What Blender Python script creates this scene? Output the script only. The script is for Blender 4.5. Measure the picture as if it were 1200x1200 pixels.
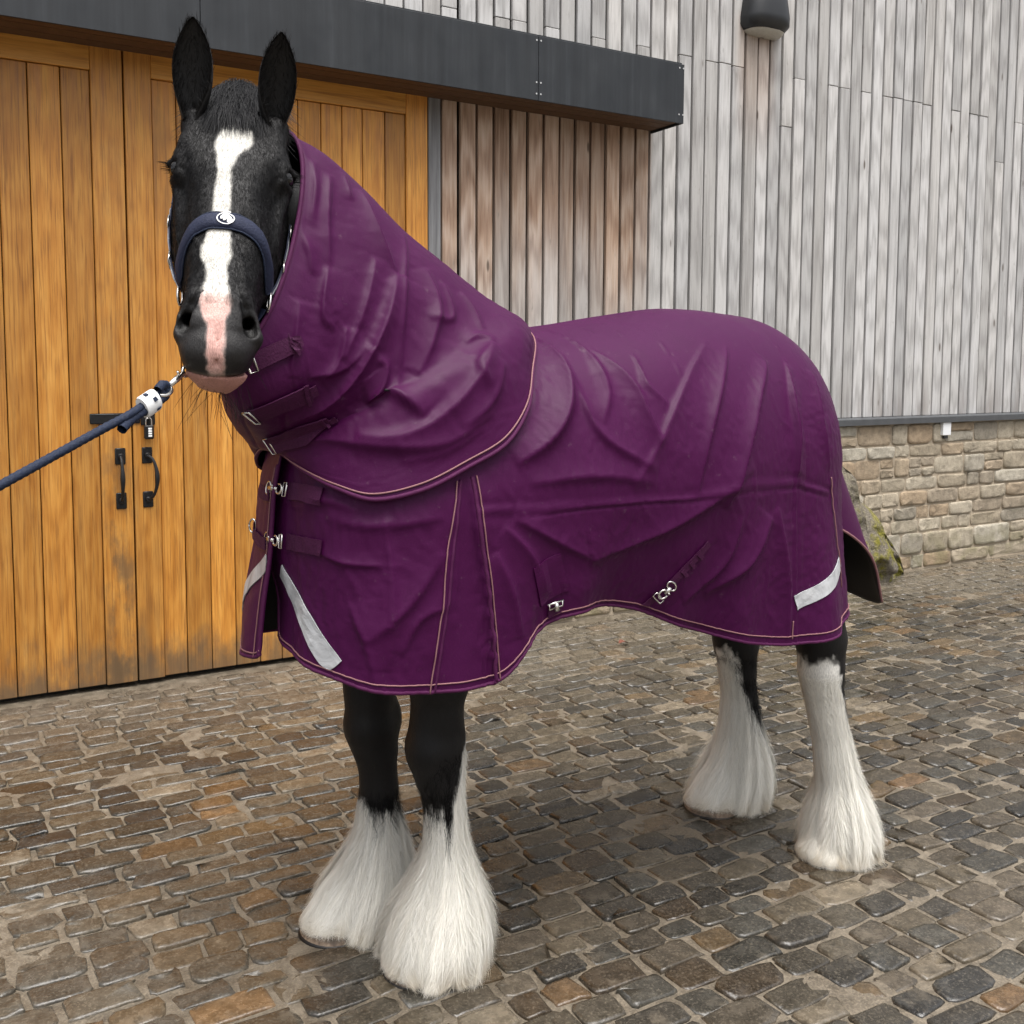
import bpy, math, random
import numpy as np
from mathutils import Vector

# ------------------------------------------------------------------ scene set-up
scene = bpy.context.scene
for o in list(bpy.data.objects):
    bpy.data.objects.remove(o)
COL = scene.collection
PHI = math.radians(29.494)          # wall runs along +X, the camera looks this far towards +X
PITCH = math.radians(4.55)
cam_data = bpy.data.cameras.new('camera')
cam = bpy.data.objects.new('camera', cam_data)
COL.objects.link(cam)
cam.location = (0, 0, 1.65)
cam.rotation_euler = (math.pi / 2 - PITCH, 0, -PHI)
cam_data.sensor_width = 36
cam_data.lens = 35.1
cam_data.shift_x = 55 / 1200
cam_data.shift_y = -72 / 1200
cam_data.clip_start = 0.05
cam_data.clip_end = 500
scene.camera = cam

SUN_EL, SUN_AZ = math.radians(74), math.radians(190)   # azimuth measured clockwise from +Y
world = bpy.data.worlds.new('World')
scene.world = world
world.use_nodes = True
wn, wl = world.node_tree.nodes, world.node_tree.links
wn.clear()
sky = wn.new('ShaderNodeTexSky')
sky.sky_type = 'NISHITA'
sky.sun_disc = False
sky.sun_elevation = SUN_EL
sky.sun_rotation = SUN_AZ
sky.altitude = 0
sky.air_density = 1.0
sky.dust_density = 6.0
sky.ozone_density = 0.6
hsv = wn.new('ShaderNodeHueSaturation')
hsv.inputs['Saturation'].default_value = 0.25
bg = wn.new('ShaderNodeBackground')
bg.inputs['Strength'].default_value = 0.10
wo = wn.new('ShaderNodeOutputWorld')
wl.new(sky.outputs[0], hsv.inputs['Color'])
wl.new(hsv.outputs[0], bg.inputs[0])
wl.new(bg.outputs[0], wo.inputs[0])

sd = bpy.data.lights.new('sun', 'SUN')
sd.energy = 1.5
sd.angle = math.radians(50)
sd.color = (1.0, 0.97, 0.93)
sun = bpy.data.objects.new('sun', sd)
COL.objects.link(sun)
sun.rotation_euler = (math.pi / 2 - SUN_EL, 0, math.pi - SUN_AZ)
scene.view_settings.view_transform = 'Standard'
scene.view_settings.look = 'None'
scene.view_settings.gamma = 1
scene.view_settings.use_curve_mapping = False
scene.view_settings.exposure = 1.38

rng = np.random.default_rng(7)
random.seed(7)

# ------------------------------------------------------------------ object helpers
def link(o, parent=None):
    COL.objects.link(o)
    if parent is not None:
        o.parent = parent
    return o

def tag(o, label=None, cat=None, group=None, kind=None):
    if label: o['label'] = label
    if cat: o['category'] = cat
    if group: o['group'] = group
    if kind: o['kind'] = kind
    return o

def empty(name, loc=(0, 0, 0)):
    e = bpy.data.objects.new(name, None)
    e.empty_display_size = 0.1
    e.location = loc
    COL.objects.link(e)
    return e

def mesh_np(name, verts, faces, smooth=True):
    """verts (n,3), faces: (m,3)/(m,4) array or list of arrays / lists"""
    me = bpy.data.meshes.new(name)
    verts = np.asarray(verts, dtype=np.float32)
    if isinstance(faces, np.ndarray):
        m, k = faces.shape
        me.vertices.add(len(verts))
        me.vertices.foreach_set('co', verts.ravel())
        me.loops.add(m * k)
        me.loops.foreach_set('vertex_index', faces.astype(np.int32).ravel())
        me.polygons.add(m)
        me.polygons.foreach_set('loop_start', np.arange(0, m * k, k, dtype=np.int32))
        me.polygons.foreach_set('loop_total', np.full(m, k, dtype=np.int32))
        me.update(calc_edges=True)
    else:
        me.from_pydata([tuple(map(float, v)) for v in verts], [], [tuple(int(i) for i in f) for f in faces])
        me.update()
    me.validate()
    if smooth:
        me.polygons.foreach_set('use_smooth', np.ones(len(me.polygons), dtype=bool))
    return me

def obj(name, me, mat=None, parent=None, loc=None):
    o = bpy.data.objects.new(name, me)
    if mat is not None and not me.materials:
        me.materials.append(mat)
    if loc is not None:
        o.location = loc
    # parents are Empties / meshes without rotation: keep world position by local offset
    if parent is not None:
        o.parent = parent
        wp = Vector((0, 0, 0))
        p = parent
        while p is not None:
            wp += Vector(p.location)
            p = p.parent
        o.location = Vector(o.location) - wp
    COL.objects.link(o)
    return o

class MB:
    """collects simple shapes into one mesh"""
    def __init__(self):
        self.v, self.f = [], []
    def add(self, vs, fs):
        n = len(self.v)
        self.v += [tuple(v) for v in vs]
        self.f += [tuple(i + n for i in f) for f in fs]
        return self
    def box(self, x0, x1, y0, y1, z0, z1, bev=0.0):
        if bev <= 0:
            vs = [(x, y, z) for x in (x0, x1) for y in (y0, y1) for z in (z0, z1)]
            fs = [(0, 1, 3, 2), (4, 6, 7, 5), (0, 4, 5, 1), (2, 3, 7, 6), (0, 2, 6, 4), (1, 5, 7, 3)]
            return self.add(vs, fs)
        b = bev
        vs, fs = bev_box(x0, x1, y0, y1, z0, z1, b)
        return self.add(vs, fs)
    def tube(self, pts, r, k=8, cap=True):
        pts = np.asarray(pts, float)
        n = len(pts)
        rr = np.full(n, r) if np.isscalar(r) else np.asarray(r)
        vs, fs = tube_np(pts, rr, k)
        fl = [tuple(f) for f in fs]
        if cap:
            fl.append(tuple(range(k - 1, -1, -1)))
            fl.append(tuple(range((n - 1) * k, n * k)))
        return self.add(vs, fl)
    def build(self, name, mat, parent=None, smooth=False, auto=None):
        me = mesh_np(name, self.v, self.f, smooth)
        if auto is not None:
            me.polygons.foreach_set('use_smooth', np.ones(len(me.polygons), dtype=bool))
            me.set_sharp_from_angle(angle=math.radians(auto))
        return obj(name, me, mat, parent)

def bev_box(x0, x1, y0, y1, z0, z1, b):
    vs = []
    for x, sx in ((x0, 1), (x1, -1)):
        for y, sy in ((y0, 1), (y1, -1)):
            for z, sz in ((z0, 1), (z1, -1)):
                vs += [(x, y + sy * b, z + sz * b), (x + sx * b, y, z + sz * b), (x + sx * b, y + sy * b, z)]
    def I(i, j, k, c): return ((i * 2 + j) * 2 + k) * 3 + c
    fs = []
    # main faces
    fs.append((I(0,0,0,0), I(0,0,1,0), I(0,1,1,0), I(0,1,0,0)))
    fs.append((I(1,0,0,0), I(1,1,0,0), I(1,1,1,0), I(1,0,1,0)))
    fs.append((I(0,0,0,1), I(1,0,0,1), I(1,0,1,1), I(0,0,1,1)))
    fs.append((I(0,1,0,1), I(0,1,1,1), I(1,1,1,1), I(1,1,0,1)))
    fs.append((I(0,0,0,2), I(0,1,0,2), I(1,1,0,2), I(1,0,0,2)))
    fs.append((I(0,0,1,2), I(1,0,1,2), I(1,1,1,2), I(0,1,1,2)))
    # edges along z
    for i in (0, 1):
        for j in (0, 1):
            q = (I(i,j,0,0), I(i,j,0,1), I(i,j,1,1), I(i,j,1,0))
            fs.append(q if (i ^ j) == 0 else q[::-1])
    for i in (0, 1):
        for k in (0, 1):
            q = (I(i,0,k,0), I(i,1,k,0), I(i,1,k,2), I(i,0,k,2))
            fs.append(q if (i ^ k) == 0 else q[::-1])
    for j in (0, 1):
        for k in (0, 1):
            q = (I(0,j,k,1), I(0,j,k,2), I(1,j,k,2), I(1,j,k,1))
            fs.append(q if (j ^ k) == 0 else q[::-1])
    for i in (0, 1):
        for j in (0, 1):
            for k in (0, 1):
                q = (I(i,j,k,0), I(i,j,k,2), I(i,j,k,1))
                fs.append(q if (i ^ j ^ k) == 0 else q[::-1])
    return vs, fs
# ------------------------------------------------------------------ numeric helpers (numpy only)
def norm(v):
    v = np.asarray(v, float)
    return v / np.maximum(np.linalg.norm(v, axis=-1, keepdims=True), 1e-12)

def sstep(a, b, x):
    t = np.clip((np.asarray(x, float) - a) / (b - a), 0, 1)
    return t * t * (3 - 2 * t)

def spl(x, xs, ys):
    """smooth (pchip-like) interpolation, ys may be (n,) or (n,k)"""
    x = np.asarray(x, float); xs = np.asarray(xs, float); ys = np.asarray(ys, float)
    one = ys.ndim == 1
    if one: ys = ys[:, None]
    h = np.diff(xs)[:, None]
    d = np.diff(ys, axis=0) / h
    m = np.zeros_like(ys)
    m[1:-1] = (d[:-1] * h[1:] + d[1:] * h[:-1]) / (h[1:] + h[:-1])
    m[1:-1][d[:-1] * d[1:] <= 0] *= 0.3
    m[0] = d[0]; m[-1] = d[-1]
    sh = x.shape
    xf = np.clip(x.ravel(), xs[0], xs[-1])
    i = np.clip(np.searchsorted(xs, xf) - 1, 0, len(xs) - 2)
    t = ((xf - xs[i]) / (xs[i + 1] - xs[i]))[:, None]
    hh = h[i]
    r = ((1 + 2 * t) * (1 - t) ** 2 * ys[i] + t * (1 - t) ** 2 * hh * m[i]
         + t * t * (3 - 2 * t) * ys[i + 1] + t * t * (t - 1) * hh * m[i + 1])
    return r[:, 0].reshape(sh) if one else r.reshape(sh + (ys.shape[1],))

def curve(pts, n):
    """smooth curve through points, n samples evenly spread"""
    pts = np.asarray(pts, float)
    s = np.concatenate([[0], np.cumsum(np.linalg.norm(np.diff(pts, axis=0), axis=1))])
    return spl(np.linspace(0, s[-1], n), s, pts)

_perm = np.random.default_rng(3).permutation(4096)
_grad = norm(np.random.default_rng(4).normal(size=(4096, 3)))
def noise3(p, scale=1.0, seed=0):
    """gradient noise about -0.7..0.7"""
    p = np.asarray(p, float) * scale + seed * 17.31
    i = np.floor(p).astype(int); f = p - i
    u = f * f * f * (f * (f * 6 - 15) + 10)
    out = 0
    for dx in (0, 1):
        for dy in (0, 1):
            for dz in (0, 1):
                h = _perm[(_perm[(_perm[(i[..., 0] + dx) & 4095] + i[..., 1] + dy) & 4095] + i[..., 2] + dz) & 4095]
                g = _grad[h]
                d = f - np.array([dx, dy, dz])
                w = ((u[..., 0] if dx else 1 - u[..., 0]) * (u[..., 1] if dy else 1 - u[..., 1]) * (u[..., 2] if dz else 1 - u[..., 2]))
                out = out + w * (g * d).sum(-1)
    return out

def tube_np(pts, rr, k=8):
    pts = np.asarray(pts, float); n = len(pts)
    t = norm(np.gradient(pts, axis=0))
    ref = np.array([0, 0, 1.0])
    if abs(t[0] @ ref) > 0.9: ref = np.array([1.0, 0, 0])
    a = norm(np.cross(t[0], ref))
    A = [a]
    for i in range(1, n):
        a = A[-1] - t[i] * (A[-1] @ t[i])
        A.append(a / max(np.linalg.norm(a), 1e-9))
    A = np.array(A); B = np.cross(t, A)
    ang = np.linspace(0, 2 * np.pi, k, endpoint=False)
    vs = (pts[:, None] + rr[:, None, None] * (A[:, None] * np.cos(ang)[None, :, None] + B[:, None] * np.sin(ang)[None, :, None])).reshape(-1, 3)
    i = np.arange(n - 1)[:, None] * k; j = np.arange(k)[None]; j2 = (j + 1) % k
    fs = np.stack([i + j, i + j2, i + k + j2, i + k + j], -1).reshape(-1, 4)
    return vs, fs

def grid_faces(n, m, closed=False):
    i = np.arange(n - 1)[:, None]
    if closed:
        j = np.arange(m)[None]; j2 = (j + 1) % m
    else:
        j = np.arange(m - 1)[None]; j2 = j + 1
    return np.stack([i * m + j, i * m + j2, (i + 1) * m + j2, (i + 1) * m + j], -1).reshape(-1, 4)

def grid_normals(P):
    du = np.gradient(P, axis=0); dv = np.gradient(P, axis=1)
    return norm(np.cross(du, dv))

def bil(G, u, v):
    """bilinear sample of a grid G (n,m,k) at fractional index u,v"""
    n, m = G.shape[:2]
    u = np.clip(np.asarray(u, float), 0, n - 1.0001); v = np.clip(np.asarray(v, float), 0, m - 1.0001)
    i = u.astype(int); j = v.astype(int); fu = (u - i)[..., None]; fv = (v - j)[..., None]
    return G[i, j] * (1 - fu) * (1 - fv) + G[i + 1, j] * fu * (1 - fv) + G[i, j + 1] * (1 - fu) * fv + G[i + 1, j + 1] * fu * fv

def pl_dist(P2, pts):
    """distance of 2-D points to a polyline, signed side and position 0..1 along it"""
    pts = np.asarray(pts, float)
    seg = np.linalg.norm(np.diff(pts, axis=0), axis=1); cum = np.concatenate([[0], np.cumsum(seg)])
    best = np.full(P2.shape[:-1], 1e9); side = np.zeros_like(best); tt = np.zeros_like(best)
    for k in range(len(pts) - 1):
        a, b = pts[k], pts[k + 1]; d = b - a
        t = np.clip(((P2 - a) @ d) / (d @ d), 0, 1)
        q = P2 - (a + t[..., None] * d)
        dist = np.sqrt((q ** 2).sum(-1))
        s = np.sign(d[0] * q[..., 1] - d[1] * q[..., 0])
        m = dist < best
        best = np.where(m, dist, best); side = np.where(m, s, side); tt = np.where(m, (cum[k] + t * seg[k]) / cum[-1], tt)
    return best, side, tt

def surface_nets(F, org, h):
    ins = F < 0
    nx, ny, nz = F.shape
    cnt = np.zeros((nx - 1, ny - 1, nz - 1), np.int8)
    for a in (0, 1):
        for b in (0, 1):
            for c in (0, 1):
                cnt += ins[a:nx - 1 + a, b:ny - 1 + b, c:nz - 1 + c]
    act = (cnt > 0) & (cnt < 8)
    ci = np.argwhere(act)
    idx = np.full(act.shape, -1, np.int64)
    idx[act] = np.arange(len(ci))
    acc = np.zeros((len(ci), 3)); num = np.zeros(len(ci))
    cs = [(a, b, c) for a in (0, 1) for b in (0, 1) for c in (0, 1)]
    for p in cs:
        for ax in range(3):
            if p[ax] == 1: continue
            q = list(p); q[ax] = 1
            f0 = F[ci[:, 0] + p[0], ci[:, 1] + p[1], ci[:, 2] + p[2]]
            f1 = F[ci[:, 0] + q[0], ci[:, 1] + q[1], ci[:, 2] + q[2]]
            m = (f0 < 0) != (f1 < 0)
            t = np.where(m, f0 / np.where(m, f0 - f1, 1), 0)
            pos = np.tile(np.array(p, float), (len(ci), 1)); pos[:, ax] += t
            acc += pos * m[:, None]; num += m
    V = (ci + acc / num[:, None]) * h + np.asarray(org)
    faces = []
    for ax in range(3):
        o1, o2 = [(1, 2), (2, 0), (0, 1)][ax]
        sl0 = [slice(None)] * 3; sl1 = [slice(None)] * 3
        sl0[ax] = slice(0, -1); sl1[ax] = slice(1, None)
        e = ins[tuple(sl0)] != ins[tuple(sl1)]
        g = np.argwhere(e)
        ok = (g[:, o1] > 0) & (g[:, o2] > 0) & (g[:, o1] < F.shape[o1] - 1) & (g[:, o2] < F.shape[o2] - 1)
        g = g[ok]
        first = ins[g[:, 0], g[:, 1], g[:, 2]]
        q = []
        for d1, d2 in ((0, 0), (-1, 0), (-1, -1), (0, -1)):
            c = g.copy(); c[:, o1] += d1; c[:, o2] += d2
            q.append(idx[c[:, 0], c[:, 1], c[:, 2]])
        q = np.stack(q, -1)
        q[~first] = q[~first][:, ::-1]
        faces.append(q)
    return V, np.concatenate(faces)

def smin(a, b, k):
    h = np.clip(0.5 + 0.5 * (b - a) / k, 0, 1)
    return b + (a - b) * h - k * h * (1 - h)

def smax(a, b, k):
    return -smin(-a, -b, k)

def d_cone(P, a, b, ra, rb, sc=None):
    """round cone between a and b (distance approximated by linear radius)"""
    a = np.asarray(a, float); b = np.asarray(b, float)
    d = b - a
    q = P - a
    t = np.clip((q @ d) / (d @ d), 0, 1)
    r = q - t[..., None] * d
    if sc is not None: r = r / np.asarray(sc, float)
    return np.sqrt((r ** 2).sum(-1)) - (ra + (rb - ra) * t)

def d_ell(P, c, r):
    q = (P - np.asarray(c, float)) / np.asarray(r, float)
    k = np.sqrt((q ** 2).sum(-1))
    return (k - 1) * min(r)

# ------------------------------------------------------------------ rug: main body sheet
YC = 2.44
XF, XR = 1.14, 2.35
def ztop(x):
    return spl(x, [1.0, 1.15, 1.5, 1.65, 1.84, 2.1, 2.25, 2.35], [1.66, 1.71, 1.765, 1.785, 1.815, 1.845, 1.843, 1.835])
def halfw(x):
    return spl(x, [1.0, 1.14, 1.35, 1.7, 2.1, 2.35], [0.36, 0.372, 0.385, 0.40, 0.39, 0.355])
A1, A2 = 0.19, 0.72          # perimeter: 0..A1 chest quarter, A1..A2 flank, A2..1 rump quarter
VW = 0.60                    # 0..VW from spine to the widest line, VW..1 skirt

def rug_sheet(na=300, nv=150, far=False):
    a = np.linspace(0, 1, na)[:, None]; v = np.linspace(0, 1, nv)[None]
    al = np.clip(a / A1, 0, 1) * np.pi / 2
    be = np.clip((a - A2) / (1 - A2), 0, 1) * np.pi / 2
    x = XF + (XR - XF) * np.clip((a - A1) / (A2 - A1), 0, 1)
    w = halfw(x)
    rxf, rxr = 0.335, 0.365
    dx = np.where(a < A1, -rxf * np.cos(al) ** 0.85, np.where(a > A2, rxr * np.sin(be) ** 0.9, 0))
    dy = np.where(a < A1, w * np.sin(al) ** 0.85, np.where(a > A2, w * np.cos(be) ** 0.9, w))
    zt = ztop(x)
    # widest height
    zw = spl(a, [0, 0.1, A1, 0.45, A2, 0.85, 1], [1.22, 1.24, 1.28, 1.33, 1.33, 1.36, 1.38])
    e = np.clip(v / VW, 0, 1) * np.pi / 2
    # ridge-backed section: roof-like near the spine, round on the flank
    rr_ = sstep(0.55, 0.85, a)
    g = np.sin(e) ** (0.92 + 0.10 * rr_)
    hh = np.cos(e) ** (0.86 + 0.06 * rr_)
    px = x + dx * g
    py = dy * g
    pz = zw + (zt - zw) * hh
    # skirt
    q = np.clip((v - VW) / (1 - VW), 0, 1)
    xw = x + dx                               # plan position on the widest line
    arc = np.concatenate([[0], np.cumsum(np.hypot(np.diff(xw[:, 0]), np.diff(dy[:, 0])))])
    hem = spl(xw[:, 0], [0.80, 0.90, 1.07, 1.24, 1.27, 1.40, 1.58, 1.72, 1.94, 2.27, 2.40, 2.55, 2.72],
              [0.965, 0.930, 0.897, 0.893, 0.902, 1.005, 1.035, 1.015, 0.93, 0.845, 0.84, 0.86, 0.90])[:, None]
    pz = np.where(v > VW, zw + (hem - zw) * q, pz)
    # tuck-in at the belly, flare at chest and rear
    flare = spl(a, [0, 0.08, 0.19, 0.33, 0.45, 0.55, 0.68, 0.76, 0.9, 1], [0.01, 0.015, 0.0, -0.035, -0.10, -0.09, -0.02, 0.02, 0.03, 0.02])
    dirn = norm(np.stack([dx, dy], -1))
    px = px + dirn[..., 0] * flare * q ** 1.3
    py = py + dirn[..., 1] * flare * q ** 1.3
    # soft hanging waves in the skirt
    arcg = arc[:, None]
    seed = 1.7 if far else 0.0
    wav = (0.007 * np.sin(arcg * 21 + seed) + 0.006 * np.sin(arcg * 33 + 1.3 + seed * 2)) * q ** 1.5
    px = px + dirn[..., 0] * wav
    py = py + dirn[..., 1] * wav
    P = np.stack([px + 0 * v, YC - py if not far else YC + py, pz + 0 * a], -1)
    return P, a, v, q
# ------------------------------------------------------------------ horse: signed distance model
POLL = np.array([0.700, 2.300, 2.262]); MUZ = np.array([0.540, 1.955, 1.685])
HT = norm(MUZ - POLL)                                   # down the face
_r = np.array([0.957, -0.29, 0.0]); HA = norm(_r - HT * (_r @ HT))      # to the horse's left cheek
HB = np.cross(HT, HA)                                   # out of the face
if HB[1] > 0: HB = -HB
HS = 0.94                                               # length scale of the face
def to_head(P):
    q = np.asarray(P, float) - POLL
    return np.stack([q @ HT / HS, q @ HA, q @ HB], -1)
def from_head(T):
    T = np.asarray(T, float)
    return POLL + T[..., :1] * HS * HT + T[..., 1:2] * HA + T[..., 2:3] * HB

_t = [-0.150, -0.132, -0.08, 0.02, 0.12, 0.20, 0.28, 0.36, 0.44, 0.52, 0.60, 0.66, 0.705, 0.73, 0.742]
_w = [0.020, 0.050, 0.080, 0.104, 0.118, 0.127, 0.126, 0.119, 0.107, 0.086, 0.075, 0.073, 0.064, 0.046, 0.020]
_bf = [-0.090, -0.055, -0.020, 0.004, 0.016, 0.020, 0.016, 0.010, 0.006, 0.002, -0.002, -0.006, -0.020, -0.042, -0.070]
_bb = [-0.120, -0.150, -0.185, -0.215, -0.250, -0.300, -0.315, -0.295, -0.245, -0.195, -0.165, -0.155, -0.148, -0.138, -0.115]
def nostril(S):
    c = smin(d_cone(S, (0.575, 0.036, 0.002), (0.608, 0.052, -0.004), 0.004, 0.010), d_cone(S, (0.608, 0.055, -0.006), (0.650, 0.068, -0.024), 0.012, 0.0175), 0.008)
    return smin(c, d_cone(S, (0.640, 0.064, -0.022), (0.600, 0.046, -0.068), 0.014, 0.011), 0.008)
def sd_head(T):
    """T in head coordinates (t down the face, a lateral, b outwards)"""
    t, a, b = T[..., 0], T[..., 1], T[..., 2]
    w = spl(t, _t, _w); bf = spl(t, _t, _bf); bb = spl(t, _t, _bb)
    c = (bf + bb) / 2; D = (bf - bb) / 2
    # width narrows towards the jaw and towards the nasal bone
    rb = np.clip((b - c) / D, -1.3, 1.3)
    ww = w * (1 - 0.20 * sstep(0.1, -1.0, rb) - 0.10 * sstep(0.3, 1.0, rb) * sstep(0.18, 0.32, t))
    n = 2.5
    k = (np.abs(a / ww) ** n + np.abs((b - c) / D) ** n) ** (1 / n)
    d = (k - 1) * np.minimum(ww, D) * 0.9
    over = np.maximum(np.maximum(_t[0] - t, t - _t[-1]), 0)
    d = np.where(over > 0, np.hypot(np.maximum(d, 0), over) + 0.0, d)
    sa = np.abs(a)
    S = np.stack([t, sa, b], -1)
    # brow / orbit, cheek, zygomatic ridge
    d = smin(d, d_ell(S, (0.155, 0.098, -0.028), (0.060, 0.032, 0.030)), 0.04)
    d = smin(d, d_cone(S, (0.21, 0.116, -0.060), (0.375, 0.096, -0.075), 0.014, 0.008), 0.02)
    d = smax(d, -d_ell(S, (0.33, 0.112, -0.008), (0.09, 0.020, 0.030)), 0.04)
    d = smin(d, d_ell(S, (0.27, 0.070, -0.20), (0.115, 0.046, 0.10)), 0.03)
    # ear roots
    d = smin(d, d_cone(S, (0.090, 0.082, -0.045), (0.052, 0.092, -0.016), 0.034, 0.025), 0.03)
    # hollow above the eye and along the nose side
    d = smax(d, -d_ell(S, (0.110, 0.130, -0.06), (0.030, 0.018, 0.03)), 0.03)
    d = smax(d, -d_ell(S, (0.51, 0.110, -0.075), (0.075, 0.024, 0.05)), 0.035)
    # eyelids around the eyeball
    d = smin(d, d_ell(S, (0.188, 0.108, -0.048), (0.040, 0.024, 0.034)), 0.014)
    d = smax(d, -d_ell(S, (0.193, 0.131, -0.040), (0.017, 0.020, 0.024)), 0.006)
    d = smin(d, d_cone(S, (0.176, 0.108, -0.016), (0.172, 0.136, -0.046), 0.0065, 0.0065), 0.008)
    d = smin(d, d_cone(S, (0.172, 0.136, -0.046), (0.182, 0.128, -0.072), 0.0065, 0.005), 0.008)
    d = smin(d, d_cone(S, (0.214, 0.110, -0.024), (0.214, 0.126, -0.056), 0.005, 0.005), 0.008)
    # tear line, brow wrinkles
    d = smax(d, -d_cone(S, (0.215, 0.106, -0.012), (0.285, 0.088, -0.004), 0.003, 0.004), 0.012)
    # nostrils: flared rim, cavity
    rim = d_cone(S, (0.575, 0.046, -0.026), (0.652, 0.062, -0.052), 0.022, 0.027)
    d = smin(d, rim, 0.022)
    d = smin(d, d_cone(S, (0.590, 0.030, -0.004), (0.650, 0.044, -0.020), 0.010, 0.012), 0.015)
    d = smin(d, d_ell(S, (0.694, 0.034, -0.050), (0.032, 0.030, 0.030)), 0.02)
    # upper lip prow, lower lip and chin
    d = smin(d, d_ell(S, (0.700, 0.0, -0.062), (0.040, 0.050, 0.034)), 0.03)
    d = smin(d, d_ell(T, (0.716, 0.004, -0.105), (0.028, 0.054, 0.032)), 0.012)
    d = smin(d, d_ell(T, (0.708, 0.004, -0.138), (0.026, 0.042, 0.028)), 0.02)
    # mouth line
    mouth = np.maximum(np.abs(t - 0.738 - 1.2 * (b + 0.075)) * 0.64 - 0.0022, np.maximum(b + 0.062, -(b + 0.165)))
    d = smax(d, -mouth, 0.006)
    # crease down the middle of the upper lip, jaw channel
    d = smax(d, -d_cone(T, (0.66, 0.004, 0.002), (0.735, 0.004, -0.040), 0.003, 0.004), 0.010)
    d = smax(d, -d_ell(T, (0.32, 0.0, -0.33), (0.16, 0.035, 0.055)), 0.03)
    d = smax(d, -nostril(S), 0.006)
    # veins and muscle unevenness
    d = d + 0.0035 * noise3(T, 14, 5) + 0.0016 * noise3(T, 40, 6) - 0.0022 * np.maximum(0, 0.10 - np.abs(noise3(T * np.array((0.6, 1, 1)), 11, 8))) / 0.10 * sstep(0.3, 0.4, t)
    return d

# ---- legs: (x, y, z, radius) chains; feather envelope per leg
LEGS = {
 'nf': dict(chain=[(1.25, 2.35, 1.15, .13), (1.25, 2.36, .95, .098), (1.252, 2.36, .82, .084), (1.246, 2.36, .71, .067), (1.240, 2.36, .62, .069), (1.252, 2.36, .54, .060), (1.264, 2.36, .47, .050), (1.270, 2.36, .40, .050), (1.272, 2.36, .25, .060), (1.235, 2.36, .12, .062), (1.205, 2.36, .05, .066)],
            hoof=(1.195, 2.355), env=[(.60, .044, 1.288, 2.36), (.45, .051, 1.275, 2.36), (.33, .064, 1.277, 2.36), (.25, .094, 1.272, 2.36), (.17, .132, 1.258, 2.36), (.08, .153, 1.240, 2.355), (0.0, .138, 1.228, 2.355)], top=.62, open=0.22, toe=(-1, -.3)),
 'ff': dict(chain=[(1.16, 2.64, 1.15, .13), (1.16, 2.65, .95, .098), (1.168, 2.66, .82, .086), (1.178, 2.66, .70, .070), (1.186, 2.66, .60, .072), (1.198, 2.66, .52, .061), (1.205, 2.66, .45, .052), (1.208, 2.66, .40, .053), (1.195, 2.66, .25, .060), (1.13, 2.66, .12, .062), (1.085, 2.66, .05, .066)],
            hoof=(1.065, 2.655), env=[(.44, .055, 1.208, 2.66), (.36, .060, 1.212, 2.66), (.27, .076, 1.208, 2.66), (.18, .112, 1.190, 2.66), (.08, .142, 1.155, 2.66), (0.0, .136, 1.13, 2.66)], top=.42, open=0.33, toe=(-1, -.3)),
 'nr': dict(chain=[(2.45, 2.29, 1.15, .15), (2.53, 2.26, .98, .115), (2.595, 2.25, .86, .088), (2.617, 2.24, .77, .078), (2.622, 2.24, .67, .070), (2.645, 2.24, .56, .058), (2.68, 2.24, .42, .052), (2.715, 2.24, .26, .062), (2.71, 2.24, .13, .062), (2.69, 2.24, .05, .068)],
            hoof=(2.695, 2.24), env=[(.66, .044, 2.625, 2.24), (.53, .049, 2.662, 2.24), (.37, .056, 2.708, 2.24), (.27, .072, 2.728, 2.24), (.17, .106, 2.738, 2.24), (.075, .126, 2.742, 2.24), (0.0, .116, 2.740, 2.24)], top=.66, open=0.0, toe=(-1, -.2)),
 'fr': dict(chain=[(2.45, 2.63, 1.15, .15), (2.56, 2.68, .98, .12), (2.66, 2.72, .82, .100), (2.715, 2.73, .70, .088), (2.725, 2.73, .62, .080), (2.735, 2.73, .52, .065), (2.745, 2.73, .42, .057), (2.735, 2.73, .25, .064), (2.68, 2.73, .12, .064), (2.64, 2.73, .05, .07)],
            hoof=(2.615, 2.72), env=[(.60, .057, 2.725, 2.73), (.50, .062, 2.745, 2.73), (.363, .070, 2.762, 2.73), (.27, .086, 2.764, 2.73), (.17, .122, 2.752, 2.73), (.075, .147, 2.724, 2.73), (0.0, .138, 2.70, 2.73)], top=.60, open=0.30, toe=(-1, -.3)),
}
def env_at(L, z):
    e = np.array(L['env'])[::-1]
    r = spl(z, e[:, 0], e[:, 1:])
    return r[..., 0], r[..., 1], r[..., 2]          # radius, cx, cy
def env_phi(L, z, phi):
    """radius of the feather envelope: less in front where the toe shows"""
    R, cx, cy = env_at(L, z)
    ta = math.atan2(L['toe'][1], L['toe'][0])
    f = 1 - (0.04 + 0.24 * L['open'] * sstep(0.2, 0.9, np.cos(phi - ta))) * np.cos(phi - ta) * sstep(0.28, 0.03, z)
    return R * f * (1 + 0.05 * np.sin(3 * phi + 1.3) * sstep(0.4, 0.1, z)), cx, cy

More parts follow.
